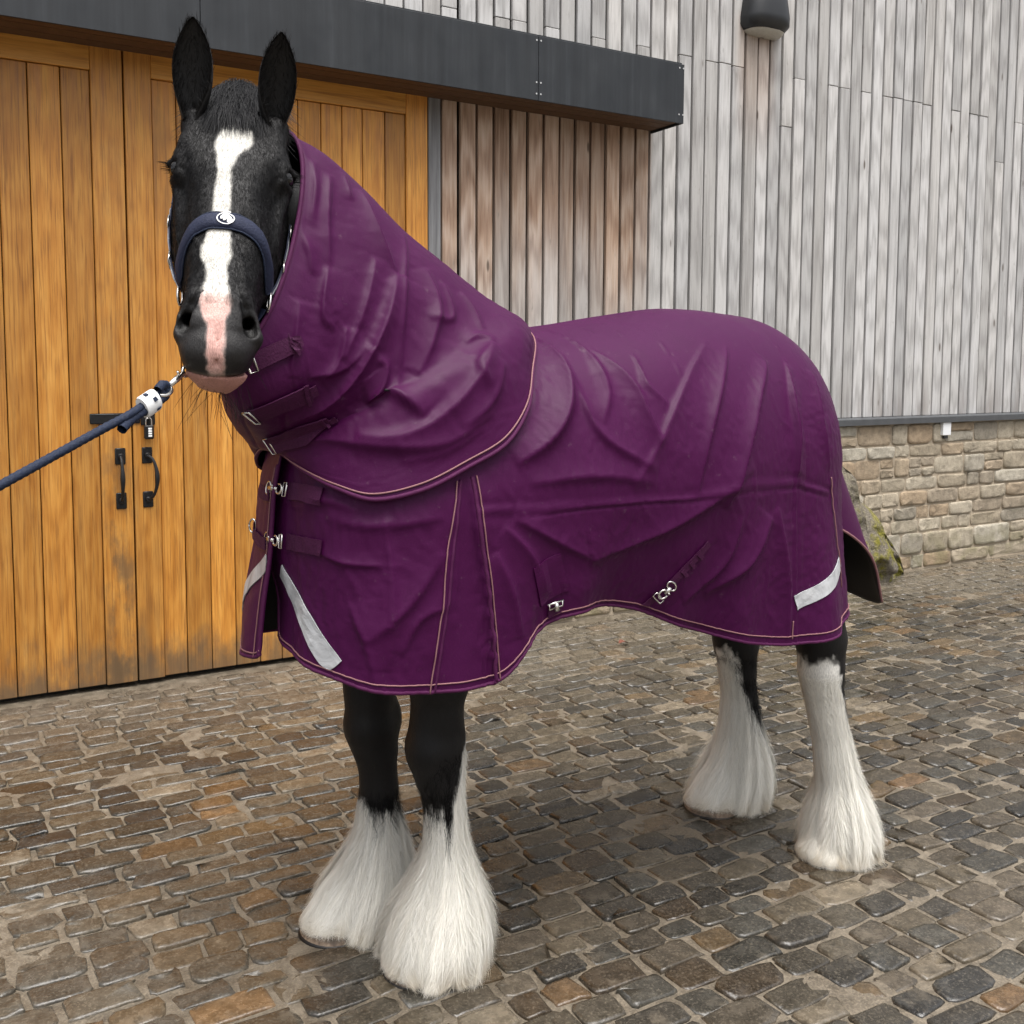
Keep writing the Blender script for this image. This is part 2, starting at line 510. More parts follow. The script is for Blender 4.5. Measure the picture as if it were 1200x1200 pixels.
NECK = [((1.62, 2.44, 1.42), (1.28, 2.44, 1.58), .33, .27), ((1.28, 2.44, 1.58), (1.03, 2.39, 1.80), .27, .185), ((1.03, 2.39, 1.80), (0.86, 2.34, 1.99), .175, .115), ((0.86, 2.34, 1.99), (0.74, 2.31, 2.10), .115, .080)]
def sd_body(P):
    d = d_ell(P, (1.25, 2.44, 1.33), (0.36, 0.29, 0.36))
    d = smin(d, d_ell(P, (1.75, 2.44, 1.36), (0.62, 0.33, 0.36)), 0.12)
    d = smin(d, d_ell(P, (2.35, 2.44, 1.43), (0.42, 0.30, 0.345)), 0.12)
    d = smin(d, d_ell(P, (1.04, 2.44, 1.24), (0.165, 0.22, 0.24)), 0.10)
    for a, b, ra, rb in NECK:
        d = smin(d, d_cone(P, a, b, ra * 0.93, rb * 0.93), 0.05)
    for L in LEGS.values():
        c = L['chain']
        for k in range(len(c) - 1):
            d = smin(d, d_cone(P, c[k][:3], c[k + 1][:3], c[k][3], c[k + 1][3]), 0.025)
        # knee / hock bones
    # points of hock, knees
    for (x, y, z) in ((2.690, 2.24, 0.71), (2.795, 2.73, 0.68)):
        d = smin(d, d_cone(P, (x, y, z), (x - 0.05, y, z + 0.14), 0.028, 0.024), 0.04)
    for (x, y, z) in ((1.185, 2.36, 0.62), (1.13, 2.66, 0.60)):
        d = smin(d, d_ell(P, (x + 0.01, y, z), (0.03, 0.055, 0.06)), 0.03)
    for (x, y, z) in ((1.322, 2.36, 0.64), (1.272, 2.66, 0.62)):
        d = smin(d, d_ell(P, (x - 0.02, y, z), (0.025, 0.035, 0.05)), 0.03)
    # feather underlayer
    for L in LEGS.values():
        z = P[..., 2]
        R, cx, cy = env_at(L, np.clip(z, 0.0, 0.6))
        phi = np.arctan2(P[..., 1] - cy, P[..., 0] - cx)
        R2 = env_phi(L, np.clip(z, 0, 0.6), phi)[0]
        rho = np.hypot(P[..., 0] - cx, P[..., 1] - cy)
        top = L['top'] - 0.10
        bell = np.maximum((rho - R2 * 0.86) * 0.9, np.maximum(z - top, 0.055 - z))
        d = smin(d, bell, 0.02)
    return d
# ------------------------------------------------------------------ rug: hood / neck cover sheet
# rings from the face opening down to the cape edge: crest point, throat point, half width, direction to the near side
HOOD = [
 ((0.815, 2.345, 2.225), (0.630, 2.180, 1.690), 0.097, (0.76, -0.65)),
 ((0.900, 2.360, 2.190), (0.652, 2.195, 1.630), 0.130, (0.70, -0.71)),
 ((1.000, 2.380, 2.125), (0.675, 2.225, 1.575), 0.158, (0.52, -0.85)),
 ((1.120, 2.405, 2.030), (0.700, 2.290, 1.535), 0.200, (0.36, -0.93)),
 ((1.250, 2.425, 1.945), (0.735, 2.360, 1.505), 0.245, (0.24, -0.97)),
 ((1.380, 2.440, 1.862), (0.765, 2.420, 1.480), 0.300, (0.14, -0.99)),
 ((1.480, 2.440, 1.812), (0.780, 2.440, 1.462), 0.350, (0.06, -1.0)),
]
EDGE = [(1.550, 2.44, 1.790), (1.505, 2.28, 1.735), (1.412, 2.145, 1.648), (1.362, 2.088, 1.557), (1.285, 2.060, 1.475), (1.172, 2.057, 1.420), (1.045, 2.062, 1.370), (0.944, 2.100, 1.352), (0.880, 2.160, 1.376), (0.832, 2.265, 1.415), (0.815, 2.36, 1.447), (0.805, 2.44, 1.455)]
def hood_sheet(nt=130, ns=150, far=False):
    th = np.linspace(0, np.pi, nt)
    rings = []
    for A, B, w, Ld in HOOD:
        A = np.array(A); B = np.array(B); m = (A + B) / 2
        l = np.array([Ld[0], Ld[1], 0.0]); l = l / np.linalg.norm(l)
        if far: l = -l
        c = np.cos(th)[:, None]; s = np.sin(th)[:, None]
        rings.append(m + (A - B) / 2 * np.sign(c) * np.abs(c) ** 0.92 + l * w * np.abs(s) ** 0.9)
    e = np.array(EDGE)
    if far: e = e * np.array([1, -1, 1]) + np.array([0, 2 * YC, 0])
    rings.append(curve(e, nt))
    R = np.array(rings)                                   # (k, nt, 3)
    ks = np.array([0, 0.12, 0.25, 0.40, 0.54, 0.68, 0.80, 1.0])
    s = np.linspace(0, 1, ns)
    out = np.empty((ns, nt, 3))
    for j in range(nt): out[:, j] = spl(s, ks, R[:, j])
    return out                                            # (ns, nt, 3): rows from face to edge, columns from crest to throat

def metric(P):
    """metric sheet coordinates: along rows (first axis) and columns"""
    a = np.concatenate([np.zeros((1, P.shape[1])), np.cumsum(np.linalg.norm(np.diff(P, axis=0), axis=-1), axis=0)], 0)
    b = np.concatenate([np.zeros((P.shape[0], 1)), np.cumsum(np.linalg.norm(np.diff(P, axis=1), axis=-1), axis=1)], 1)
    return a, b

def ridge(d, side, w_steep, w_soft):
    w = np.where(side > 0, w_steep, w_soft)
    return np.exp(-(d / w) ** 1.15)

def fold_disp(P, folds, amp=1.6):
    """sum of creases; fold = (list of 3-D points, height mm, steep width mm, soft width mm, sign of the steep side)"""
    # work in the view-independent flattened side plane: x and z (near flank), distance measured in 3-D
    D = np.zeros(P.shape[:2])
    for pts, h, ws, wsoft, sg in folds:
        pts = np.asarray(pts, float)
        if len(pts) > 2:
            pts = curve(pts, 26)
            for _ in range(5): pts[1:-1] = pts[:-2] * 0.25 + pts[1:-1] * 0.5 + pts[2:] * 0.25
        p2 = pts[:, [0, 2]] * np.array([1, -1])
        # keep to the near side and close to the fold
        d, side, t = pl_dist(np.stack([P[..., 0], -P[..., 2]], -1), p2)
        yy = np.interp(t, np.linspace(0, 1, len(pts)), pts[:, 1])
        m = sstep(0.16, 0.06, np.abs(P[..., 1] - yy))
        tap = np.sin(np.pi * np.clip(t, 0, 1) ** 0.9).clip(0, 1) ** 0.6
        D += amp * h * 1e-3 * tap * m * ridge(d, side * sg, 0.9 * ws * 1e-3, 0.95 * wsoft * 1e-3)
    return D
# creases of the cloth: points on the sheet, height, steep and soft width in mm, steep side
FOLDS_BODY = [
 ([(1.515, 2.312, 1.75), (1.529, 2.208, 1.702), (1.515, 2.133, 1.628), (1.478, 2.091, 1.552), (1.413, 2.072, 1.485), (1.314, 2.068, 1.436)], 22, 16, 45, -1),
 ([(1.592, 2.351, 1.769), (1.623, 2.191, 1.703), (1.627, 2.112, 1.616), (1.578, 2.073, 1.529)], 9, 12, 30, -1),
 ([(1.638, 2.212, 1.719), (1.701, 2.124, 1.643), (1.73, 2.069, 1.537), (1.757, 2.051, 1.471)], 15, 11, 34, -1),
 ([(1.759, 2.171, 1.703), (1.754, 2.114, 1.634), (1.804, 2.08, 1.574)], 9, 8, 20, -1),
 ([(1.528, 2.16, 1.661), (1.56, 2.067, 1.507), (1.74, 2.042, 1.402)], 8, 12, 34, 1),
 ([(2.05, 2.198, 1.756), (1.918, 2.122, 1.662), (1.826, 2.077, 1.569), (1.745, 2.05, 1.467), (1.653, 2.041, 1.361)], 8, 12, 32, 1),
 ([(2.113, 2.186, 1.742), (2.002, 2.094, 1.614), (1.911, 2.047, 1.452), (1.874, 2.04, 1.326)], 12, 12, 30, -1),
 ([(2.251, 2.164, 1.693), (2.136, 2.089, 1.576), (2.063, 2.053, 1.446), (1.992, 2.048, 1.282)], 20, 14, 38, -1),
 ([(2.355, 2.189, 1.702), (2.314, 2.12, 1.586), (2.305, 2.084, 1.436), (2.298, 2.077, 1.335)], 14, 10, 26, 1),
 ([(2.456, 2.178, 1.663), (2.437, 2.109, 1.507), (2.468, 2.098, 1.363)], 9, 10, 24, -1),
 ([(2.194, 2.066, 1.242), (2.116, 2.069, 1.123), (1.974, 2.106, 1.032)], 13, 14, 40, -1),
 ([(2.22, 2.068, 1.265), (2.278, 2.082, 1.055), (2.299, 2.089, 0.856)], 10, 12, 30, -1),
 ([(2.064, 2.054, 1.252), (2.024, 2.077, 1.13), (1.897, 2.109, 1.015)], 8, 12, 30, -1),
 ([(1.534, 2.062, 1.177), (1.732, 2.064, 1.224), (1.97, 2.043, 1.32), (2.107, 2.052, 1.396)], 13, 16, 50, 1),
 ([(1.296, 2.058, 1.306), (1.45, 2.058, 1.225), (1.585, 2.075, 1.159)], 7, 12, 36, 1),
 ([(1.25, 2.062, 1.224), (1.3, 2.062, 1.113), (1.328, 2.067, 1.001)], 9, 12, 30, -1),
 ([(1.346, 2.059, 1.387), (1.547, 2.047, 1.395), (1.739, 2.04, 1.368)], 8, 12, 34, 1),
 ([(1.273, 2.059, 1.286), (1.347, 2.058, 1.216), (1.411, 2.075, 1.099)], 8, 10, 30, -1),
 ([(0.851, 2.218, 1.235), (0.889, 2.164, 1.216), (0.97, 2.101, 1.21)], 6, 6, 16, 1),
 ([(0.93, 2.111, 1.032), (1.027, 2.08, 1.119), (1.112, 2.069, 1.235)], 8, 16, 40, 1),
 ([(0.864, 2.203, 1.318), (0.938, 2.123, 1.302), (1.112, 2.069, 1.317)], 6, 10, 30, 1),
 ([(1.004, 2.081, 0.999), (1.048, 2.077, 1.076), (1.132, 2.068, 1.109)], 6, 10, 26, 1),
 ([(0.824, 2.3, 1.329), (0.866, 2.208, 1.358), (0.923, 2.138, 1.338)], 6, 8, 20, 1),
 ([(0.973, 2.103, 1.322), (0.988, 2.091, 1.162), (0.972, 2.084, 0.962)], 9, 18, 40, -1),
 ([(0.902, 2.145, 1.12), (0.93, 2.111, 1.022), (0.943, 2.092, 0.934)], 6, 12, 30, 1),
]
FOLDS_HOOD = [
 ([(0.874, 2.281, 2.152), (0.867, 2.249, 2.089), (0.841, 2.21, 1.989)], 9, 6, 14, -1),
 ([(0.913, 2.27, 2.122), (0.887, 2.221, 2.018), (0.874, 2.18, 1.895)], 9, 7, 16, -1),
 ([(0.957, 2.294, 2.135), (0.96, 2.249, 2.063)], 6, 6, 14, -1),
 ([(0.81, 2.207, 1.981), (0.826, 2.186, 1.912), (0.826, 2.175, 1.873)], 8, 6, 16, 1),
 ([(0.87, 2.18, 1.895), (0.848, 2.159, 1.815), (0.844, 2.15, 1.772), (0.872, 2.148, 1.753)], 9, 8, 22, 1),
 ([(0.994, 2.285, 2.1), (1.023, 2.222, 1.971), (1.048, 2.195, 1.885)], 14, 10, 26, -1),
 ([(1.049, 2.196, 1.889), (0.997, 2.16, 1.77), (0.941, 2.152, 1.68), (0.863, 2.183, 1.581), (0.783, 2.234, 1.537)], 24, 16, 46, 1),
 ([(0.998, 2.197, 1.923), (0.956, 2.165, 1.819), (0.889, 2.15, 1.679)], 9, 10, 26, 1),
 ([(1.116, 2.286, 2.002), (1.057, 2.176, 1.823), (1.021, 2.119, 1.59)], 7, 7, 16, -1),
 ([(0.925, 2.15, 1.505), (0.982, 2.111, 1.499), (1.062, 2.084, 1.522), (1.164, 2.078, 1.593), (1.289, 2.129, 1.728)], 15, 34, 14, 1),
 ([(0.957, 2.16, 1.58), (0.998, 2.144, 1.596), (1.037, 2.106, 1.584), (1.07, 2.086, 1.55)], 18, 11, 34, 1),
 ([(0.967, 2.152, 1.684), (0.997, 2.151, 1.672), (0.992, 2.151, 1.624), (0.969, 2.149, 1.572)], 15, 8, 26, -1),
 ([(1.144, 2.229, 1.909), (1.158, 2.188, 1.823), (1.122, 2.15, 1.722), (1.076, 2.129, 1.64)], 14, 14, 36, -1),
 ([(1.197, 2.224, 1.873), (1.193, 2.173, 1.782), (1.119, 2.168, 1.78)], 8, 8, 22, -1),
 ([(1.248, 2.228, 1.855), (1.272, 2.2, 1.807), (1.275, 2.163, 1.758)], 8, 7, 18, -1),
 ([(1.285, 2.129, 1.728), (1.218, 2.091, 1.66), (1.248, 2.081, 1.619)], 8, 8, 24, 1),
 ([(1.298, 2.102, 1.681), (1.244, 2.073, 1.578), (1.159, 2.069, 1.518)], 9, 12, 30, -1),
 ([(0.807, 2.305, 1.475), (0.867, 2.208, 1.495), (0.959, 2.119, 1.478), (1.113, 2.069, 1.479), (1.254, 2.071, 1.557)], 11, 12, 40, 1),
 ([(0.792, 2.162, 1.813), (0.775, 2.148, 1.717), (0.765, 2.15, 1.64)], 8, 10, 24, 1),
 ([(0.9, 2.15, 1.758), (0.878, 2.15, 1.679), (0.839, 2.158, 1.63)], 9, 8, 22, 1),
 ([(1.01, 2.087, 1.442), (1.111, 2.067, 1.459), (1.227, 2.065, 1.517)], 6, 10, 26, 1),
 ([(0.806, 2.151, 1.64), (0.89, 2.153, 1.66), (0.954, 2.152, 1.719)], 8, 8, 22, 1),
 ([(1.211, 2.141, 1.723), (1.252, 2.149, 1.74), (1.297, 2.133, 1.732)], 8, 6, 18, 1),
]
# positions of trims on the sheets (sheet coordinates)
GUS_L = [(0.1968, 0.5115), (0.1886, 0.6049), (0.1834, 0.7726), (0.174, 1.0)]
GUS_R = [(0.2107, 0.5107), (0.2175, 0.6201), (0.2272, 0.7716), (0.2393, 0.9967)]
REAR_SEAM = [(0.6973, 0.5975), (0.703, 0.7645), (0.7126, 1.0)]
MID_SEAM = [(0.2136, 0.5761), (0.301, 0.596), (0.3911, 0.6055), (0.4917, 0.6102), (0.6057, 0.5945), (0.7029, 0.5981), (0.7719, 0.6377)]
REFL_NEAR = [(0.0233, 0.6864), (0.0502, 0.8168), (0.0728, 0.9143), (0.0927, 1.0)]
REFL_FAR = [(0.1178, 0.7929), (0.1015, 0.8517), (0.0301, 0.873)]
REFL_REAR = [(0.7124, 0.8983), (0.752, 0.8811), (0.8729, 0.906)]
BUCK1 = [(0.0059, 0.5115), (0.0461, 0.5043), (0.0717, 0.5078)]
BUCK2 = [(0.01, 0.5946), (0.0445, 0.5902), (0.0715, 0.593)]
BUCK1F = [(0.1059, 0.5504), (0.0821, 0.5427)]
BUCK2F = [(0.1076, 0.6839), (0.0717, 0.6465)]
BELLY_PATCH = [(0.3046, 0.7672), (0.324, 0.9284)]
BELLY_STRAP = [(0.3243, 0.9349), (0.32, 1.0)]
DIAG = [(0.5438, 0.7421), (0.5137, 0.8198), (0.4944, 0.8902), (0.48, 0.9412)]
H_STRAP1 = [(0.0589, 0.9081), (0.0969, 0.7939), (0.1484, 0.7131)]
H_STRAP2 = [(0.3248, 0.9675), (0.3318, 0.8477), (0.3959, 0.7402)]
H_STRAP3 = [(0.7216, 0.932), (0.6866, 0.8363), (0.6606, 0.742)]
# ------------------------------------------------------------------ cloth settling: spare length buckles into creases
def settle(X, B, N, eu, ev, it=120, bend=0.06, g=2.0e-4, dmin=-0.004, dmax=0.055, pin_last=True):
    """X displaced sheet, B base sheet with outward normals N; eu/ev spare length along rows / columns"""
    X = X.astype(np.float32); B = B.astype(np.float32); N = N.astype(np.float32)
    Ru = np.linalg.norm(X[1:] - X[:-1], axis=-1) * (1 + (eu[1:] + eu[:-1]) / 2)
    Rv = np.linalg.norm(X[:, 1:] - X[:, :-1], axis=-1) * (1 + (ev[:, 1:] + ev[:, :-1]) / 2)
    Rd = np.linalg.norm(X[1:, 1:] - X[:-1, :-1], axis=-1) * (1 + (eu[1:, 1:] + ev[1:, 1:]) / 2)
    Re = np.linalg.norm(X[1:, :-1] - X[:-1, 1:], axis=-1) * (1 + (eu[1:, 1:] + ev[1:, 1:]) / 2)
    Ru = Ru.astype(np.float32); Rv = Rv.astype(np.float32); Rd = Rd.astype(np.float32); Re = Re.astype(np.float32)
    hold = np.zeros(X.shape[:2], bool); hold[:, 0] = True; hold[0] = True; hold[-1] = True
    if pin_last: hold[:, -1] = True; hold[-6:] = True; hold[:4] = True
    X0 = X.copy()
    def solve(a, b, R, k):
        d = b - a
        L = np.sqrt((d * d).sum(-1)) + 1e-9
        c = (k * 0.5 * (L - R) / L)[..., None] * d
        return c
    for n in range(it):
        X[..., 2] -= g
        for par in (0, 1):
            a = X[par:-1:2]; b = X[par + 1::2]; m = min(len(a), len(b))
            c = solve(a[:m], b[:m], Ru[par::2][:m], 0.9); a[:m] += c; b[:m] -= c
            a = X[:, par:-1:2]; b = X[:, par + 1::2]; m = min(a.shape[1], b.shape[1])
            c = solve(a[:, :m], b[:, :m], Rv[:, par::2][:, :m], 0.9); a[:, :m] += c; b[:, :m] -= c
        if n % 2 == 0:
            c = solve(X[:-1, :-1], X[1:, 1:], Rd, 0.18); X[:-1, :-1] += c; X[1:, 1:] -= c
            c = solve(X[:-1, 1:], X[1:, :-1], Re, 0.18); X[:-1, 1:] += c; X[1:, :-1] -= c
        D = X - B
        D[1:-1, 1:-1] += bend * ((D[2:, 1:-1] + D[:-2, 1:-1] + D[1:-1, 2:] + D[1:-1, :-2]) / 4 - D[1:-1, 1:-1])
        h = (D * N).sum(-1)
        h2 = np.clip(h, dmin, dmax)
        X = B + D + (h2 - h)[..., None] * N
        X[hold] = X0[hold]
    return X.astype(float)
# ------------------------------------------------------------------ materials
class NT:
    def __init__(self, name, rough=0.6, spec=0.5, metal=0.0):
        self.m = bpy.data.materials.new(name)
        self.m.use_nodes = True
        self.t = self.m.node_tree
        self.n, self.l = self.t.nodes, self.t.links
        self.n.clear()
        self.out = self.n.new('ShaderNodeOutputMaterial')
        self.b = self.n.new('ShaderNodeBsdfPrincipled')
        self.l.new(self.b.outputs[0], self.out.inputs[0])
        self.set('Roughness', rough); self.set('Specular IOR Level', spec); self.set('Metallic', metal)
    def set(self, k, v):
        if hasattr(v, 'node') or hasattr(v, 'is_linked'):
            self.l.new(v, self.b.inputs[k])
        else:
            if k in ('Base Color', 'Sheen Tint', 'Coat Tint') and len(v) == 3: v = (*v, 1)
            self.b.inputs[k].default_value = v
    def _in(self, sock, v):
        if v is None: return
        if hasattr(v, 'is_linked'): self.l.new(v, sock)
        else:
            if sock.type == 'RGBA' and hasattr(v, '__len__') and len(v) == 3: v = (*v, 1)
            sock.default_value = v
    def pos(self):
        return self.n.new('ShaderNodeNewGeometry').outputs['Position']
    def objco(self):
        return self.n.new('ShaderNodeTexCoord').outputs['Object']
    def rand(self):
        return self.n.new('ShaderNodeObjectInfo').outputs['Random']
    def attr(self, name, kind='Color'):
        a = self.n.new('ShaderNodeAttribute'); a.attribute_name = name
        return a.outputs[kind]
    def xyz(self, v):
        s = self.n.new('ShaderNodeSeparateXYZ'); self._in(s.inputs[0], v)
        return s.outputs
    def comb(self, x, y, z):
        s = self.n.new('ShaderNodeCombineXYZ')
        for i, v in enumerate((x, y, z)): self._in(s.inputs[i], v)
        return s.outputs[0]
    def vm(self, op, a, b=None):
        s = self.n.new('ShaderNodeVectorMath'); s.operation = op
        self._in(s.inputs[0], a); self._in(s.inputs[1], b)
        return s.outputs[0]
    def ma(self, op, a, b=None, c=None, clamp=False):
        s = self.n.new('ShaderNodeMath'); s.operation = op; s.use_clamp = clamp
        self._in(s.inputs[0], a); self._in(s.inputs[1], b)
        if c is not None: self._in(s.inputs[2], c)
        return s.outputs[0]
    def noise(self, vec, scale, detail=3, rough=0.55, dist=0.0):
        s = self.n.new('ShaderNodeTexNoise')
        self._in(s.inputs['Vector'], vec)
        s.inputs['Scale'].default_value = scale; s.inputs['Detail'].default_value = detail
        s.inputs['Roughness'].default_value = rough; s.inputs['Distortion'].default_value = dist
        return s.outputs['Fac']
    def voro(self, vec, scale, feat='F1', rnd=1.0):
        s = self.n.new('ShaderNodeTexVoronoi'); s.feature = feat
        self._in(s.inputs['Vector'], vec); s.inputs['Scale'].default_value = scale
        s.inputs['Randomness'].default_value = rnd
        return s.outputs['Distance']
    def wave(self, vec, scale, dist, dscale=1.0, kind='BANDS', direction='X', detail=2):
        s = self.n.new('ShaderNodeTexWave'); s.wave_type = kind; s.bands_direction = direction
        self._in(s.inputs['Vector'], vec); s.inputs['Scale'].default_value = scale
        s.inputs['Distortion'].default_value = dist; s.inputs['Detail'].default_value = detail
        s.inputs['Detail Scale'].default_value = dscale
        return s.outputs['Fac']
    def ramp(self, fac, stops, interp='LINEAR'):
        s = self.n.new('ShaderNodeValToRGB'); s.color_ramp.interpolation = interp
        self._in(s.inputs[0], fac)
        els = s.color_ramp.elements
        while len(els) < len(stops): els.new(0.5)
        for e, (p, c) in zip(els, stops):
            e.position = p; e.color = (*c, 1) if hasattr(c, '__len__') else (c, c, c, 1)
        return s.outputs[0]
    def mix(self, fac, a, b, mode='MIX'):
        s = self.n.new('ShaderNodeMix'); s.data_type = 'RGBA'; s.blend_type = mode
        self._in(s.inputs[0], fac); self._in(s.inputs[6], a); self._in(s.inputs[7], b)
        return s.outputs[2]
    def mr(self, v, a, b, c=0.0, d=1.0):
        s = self.n.new('ShaderNodeMapRange'); s.interpolation_type = 'SMOOTHSTEP'
        self._in(s.inputs[0], v)
        for i, q in enumerate((a, b, c, d)): s.inputs[i + 1].default_value = q
        return s.outputs[0]
    def bump(self, h, strength=0.3, dist=0.01, nrm=None):
        s = self.n.new('ShaderNodeBump'); s.inputs['Strength'].default_value = strength
        s.inputs['Distance'].default_value = dist
        self._in(s.inputs['Height'], h)
        if nrm is not None: self._in(s.inputs['Normal'], nrm)
        return s.outputs[0]
    def scale(self, vec, s):
        return self.vm('MULTIPLY', vec, s)

def simple(name, col, rough=0.5, metal=0.0, spec=0.5, nscale=0, namp=0.15, bump=0.0):
    k = NT(name, rough, spec, metal)
    if nscale:
        p = k.objco()
        f = k.noise(p, nscale, 4)
        c = k.mix(f, tuple(x * (1 - namp) for x in col), tuple(min(1, x * (1 + namp)) for x in col))
        k.set('Base Color', c)
        if bump: k.set('Normal', k.bump(f, bump, 0.004))
    else:
        k.set('Base Color', col)
    return k.m

def wood_door():
    k = NT('varnished_oak', 0.40, 0.45)
    p = k.pos(); r = k.rand()
    off = k.comb(k.ma('MULTIPLY', r, 37.0), 0.0, k.ma('MULTIPLY', r, 91.0))
    q = k.vm('ADD', p, off)
    gr = k.noise(k.scale(q, (38, 38, 1.6)), 1.0, 5, 0.6, 0.8)
    fine = k.noise(k.scale(q, (160, 160, 5)), 1.0, 3, 0.6)
    cat = k.wave(k.scale(q, (1.0, 1.0, 0.16)), 9.0, 7.0, 1.6, 'RINGS', 'Y', 2)
    f = k.ma('ADD', k.ma('MULTIPLY', gr, 0.85), k.ma('MULTIPLY', cat, 0.10))
    c = k.ramp(f, [(0.22, (0.37, 0.138, 0.020)), (0.42, (0.53, 0.225, 0.038)), (0.6, (0.63, 0.295, 0.056)), (0.8, (0.71, 0.37, 0.09))])
    c = k.mix(k.mr(fine, 0.48, 0.72, 0, 0.62), c, (0.20, 0.075, 0.014))
    lines = k.noise(k.scale(q, (95, 95, 0.9)), 1.0, 3, 0.5)
    c = k.mix(k.mr(lines, 0.56, 0.66, 0, 0.3), c, (0.17, 0.06, 0.012))
    # tone per board
    tone = k.mr(k.ma('FRACT', k.ma('MULTIPLY', r, 7.31)), 0, 1, 0.72, 1.14)
    c = k.mix(1.0, c, k.comb(tone, tone, tone), 'MULTIPLY')
    # broad weathering blotches
    bl = k.noise(k.scale(q, (5, 5, 1.4)), 1.0, 4, 0.6)
    c = k.mix(k.mr(bl, 0.52, 0.78, 0, 0.5), c, (0.16, 0.085, 0.03))
    # splash dirt towards the threshold, handling grime around the meeting stiles
    x, y, z = k.xyz(p)
    n1 = k.noise(k.scale(p, (9, 9, 4)), 1.0, 5, 0.65)
    d = k.ma('ADD', z, k.ma('MULTIPLY', n1, -0.62))
    dirt = k.mr(d, -0.30, 0.0, 1, 0)
    c = k.mix(k.ma('MULTIPLY', dirt, 0.8), c, (0.10, 0.075, 0.048))
    band = k.ma('MULTIPLY', k.mr(k.ma('ABSOLUTE', k.ma('SUBTRACT', x, 0.96)), 0.03, 0.13, 1, 0), k.mr(z, 0.5, 1.9, 1, 0.25))
    c = k.mix(k.ma('MULTIPLY', k.ma('MULTIPLY', band, k.mr(n1, 0.4, 0.65)), 0.75), c, (0.12, 0.075, 0.038))
    # knots
    kv = k.voro(k.scale(q, (2.6, 2.6, 0.9)), 1.0)
    c = k.mix(k.mr(kv, 0.02, 0.055, 0.85, 0), c, (0.05, 0.02, 0.008))
    k.set('Base Color', c)
    k.set('Roughness', k.mr(gr, 0.3, 0.7, 0.36, 0.55))
    k.set('Normal', k.bump(k.ma('ADD', gr, k.ma('MULTIPLY', fine, 0.5)), 0.25, 0.004))
    return k.m

def wood_clad():
    k = NT('weathered_larch', 0.8, 0.25)
    p = k.pos(); r = k.rand()
    off = k.comb(k.ma('MULTIPLY', r, 53.0), 0.0, k.ma('MULTIPLY', r, 117.0))
    q = k.vm('ADD', p, off)
    gr = k.noise(k.scale(q, (60, 60, 2.2)), 1.0, 5, 0.62, 0.6)
    fine = k.noise(k.scale(q, (230, 230, 9)), 1.0, 3, 0.6)
    cat = k.wave(k.scale(q, (1.0, 1.0, 0.10)), 11.0, 6.0, 1.5, 'RINGS', 'Y', 3)
    f = k.ma('ADD', k.ma('MULTIPLY', gr, 0.65), k.ma('MULTIPLY', cat, 0.22))
    grey = k.ramp(f, [(0.2, (0.31, 0.30, 0.29)), (0.45, (0.46, 0.45, 0.437)), (0.75, (0.58, 0.57, 0.555))])
    brown = k.ramp(f, [(0.2, (0.24, 0.145, 0.095)), (0.45, (0.42, 0.295, 0.215)), (0.75, (0.58, 0.465, 0.375))])
    x, y, z = k.xyz(p)
    n1 = k.noise(k.scale(q, (7, 7, 1.2)), 1.0, 4, 0.6)
    # the boards sheltered by the canopy have kept their colour
    r3 = k.ma('FRACT', k.ma('MULTIPLY', r, 3.77))
    zz = k.ma('ADD', z, k.ma('ADD', k.ma('MULTIPLY', n1, 0.9), k.ma('MULTIPLY', r3, 0.45)))
    sh = k.ma('MULTIPLY', k.mr(zz, 2.35, 3.7), k.ma('MULTIPLY', k.mr(x, 4.40, 4.47, 1, 0), k.mr(z, 3.3, 3.4, 1, 0)))
    sh = k.ma('ADD', sh, k.ma('MULTIPLY', k.ma('MULTIPLY', k.mr(x, 4.40, 4.47, 1, 0), 0.22), k.mr(z, 3.3, 3.4, 1, 0)), clamp=True)
    # run-off stain under the lamp
    ls = k.ma('MULTIPLY', k.mr(k.ma('ABSOLUTE', k.ma('SUBTRACT', x, 5.40)), 0.10, 0.24, 1, 0), k.ma('MULTIPLY', k.mr(z, 3.0, 3.9), k.mr(z, 4.1, 4.2, 1, 0)))
    sh = k.ma('MAXIMUM', sh, k.ma('MULTIPLY', ls, 0.55))
    c = k.mix(sh, grey, brown)
    tone = k.mr(k.ma('FRACT', k.ma('MULTIPLY', r, 11.3)), 0, 1, 0.82, 1.10)
    warm = k.ma('FRACT', k.ma('MULTIPLY', r, 23.9))
    tint = k.mix(warm, (1.0, 0.99, 0.98), (0.97, 0.98, 1.0))
    c = k.mix(1.0, c, k.vm('MULTIPLY', k.comb(tone, tone, tone), tint), 'MULTIPLY')
    c = k.mix(k.mr(fine, 0.52, 0.8, 0, 0.35), c, (0.15, 0.14, 0.13))
    # damp mauve/green algae low on the boards
    al = k.ma('MULTIPLY', k.mr(z, 1.3, 1.75, 1, 0), k.mr(n1, 0.4, 0.65))
    c = k.mix(k.ma('MULTIPLY', al, 0.6), c, (0.19, 0.165, 0.15))
    spots = k.noise(k.scale(q, (30, 30, 9)), 1.0, 3, 0.6)
    c = k.mix(k.mr(spots, 0.62, 0.76, 0, 0.5), c, (0.20, 0.19, 0.165))
    kv = k.voro(k.scale(q, (5.2, 5.2, 1.5)), 1.0)
    c = k.mix(k.mr(kv, 0.03, 0.075, 0.8, 0), c, (0.07, 0.05, 0.035))
    k.set('Base Color', c)
    k.set('Normal', k.bump(k.ma('ADD', gr, k.ma('MULTIPLY', fine, 0.6)), 0.5, 0.005))
    return k.m

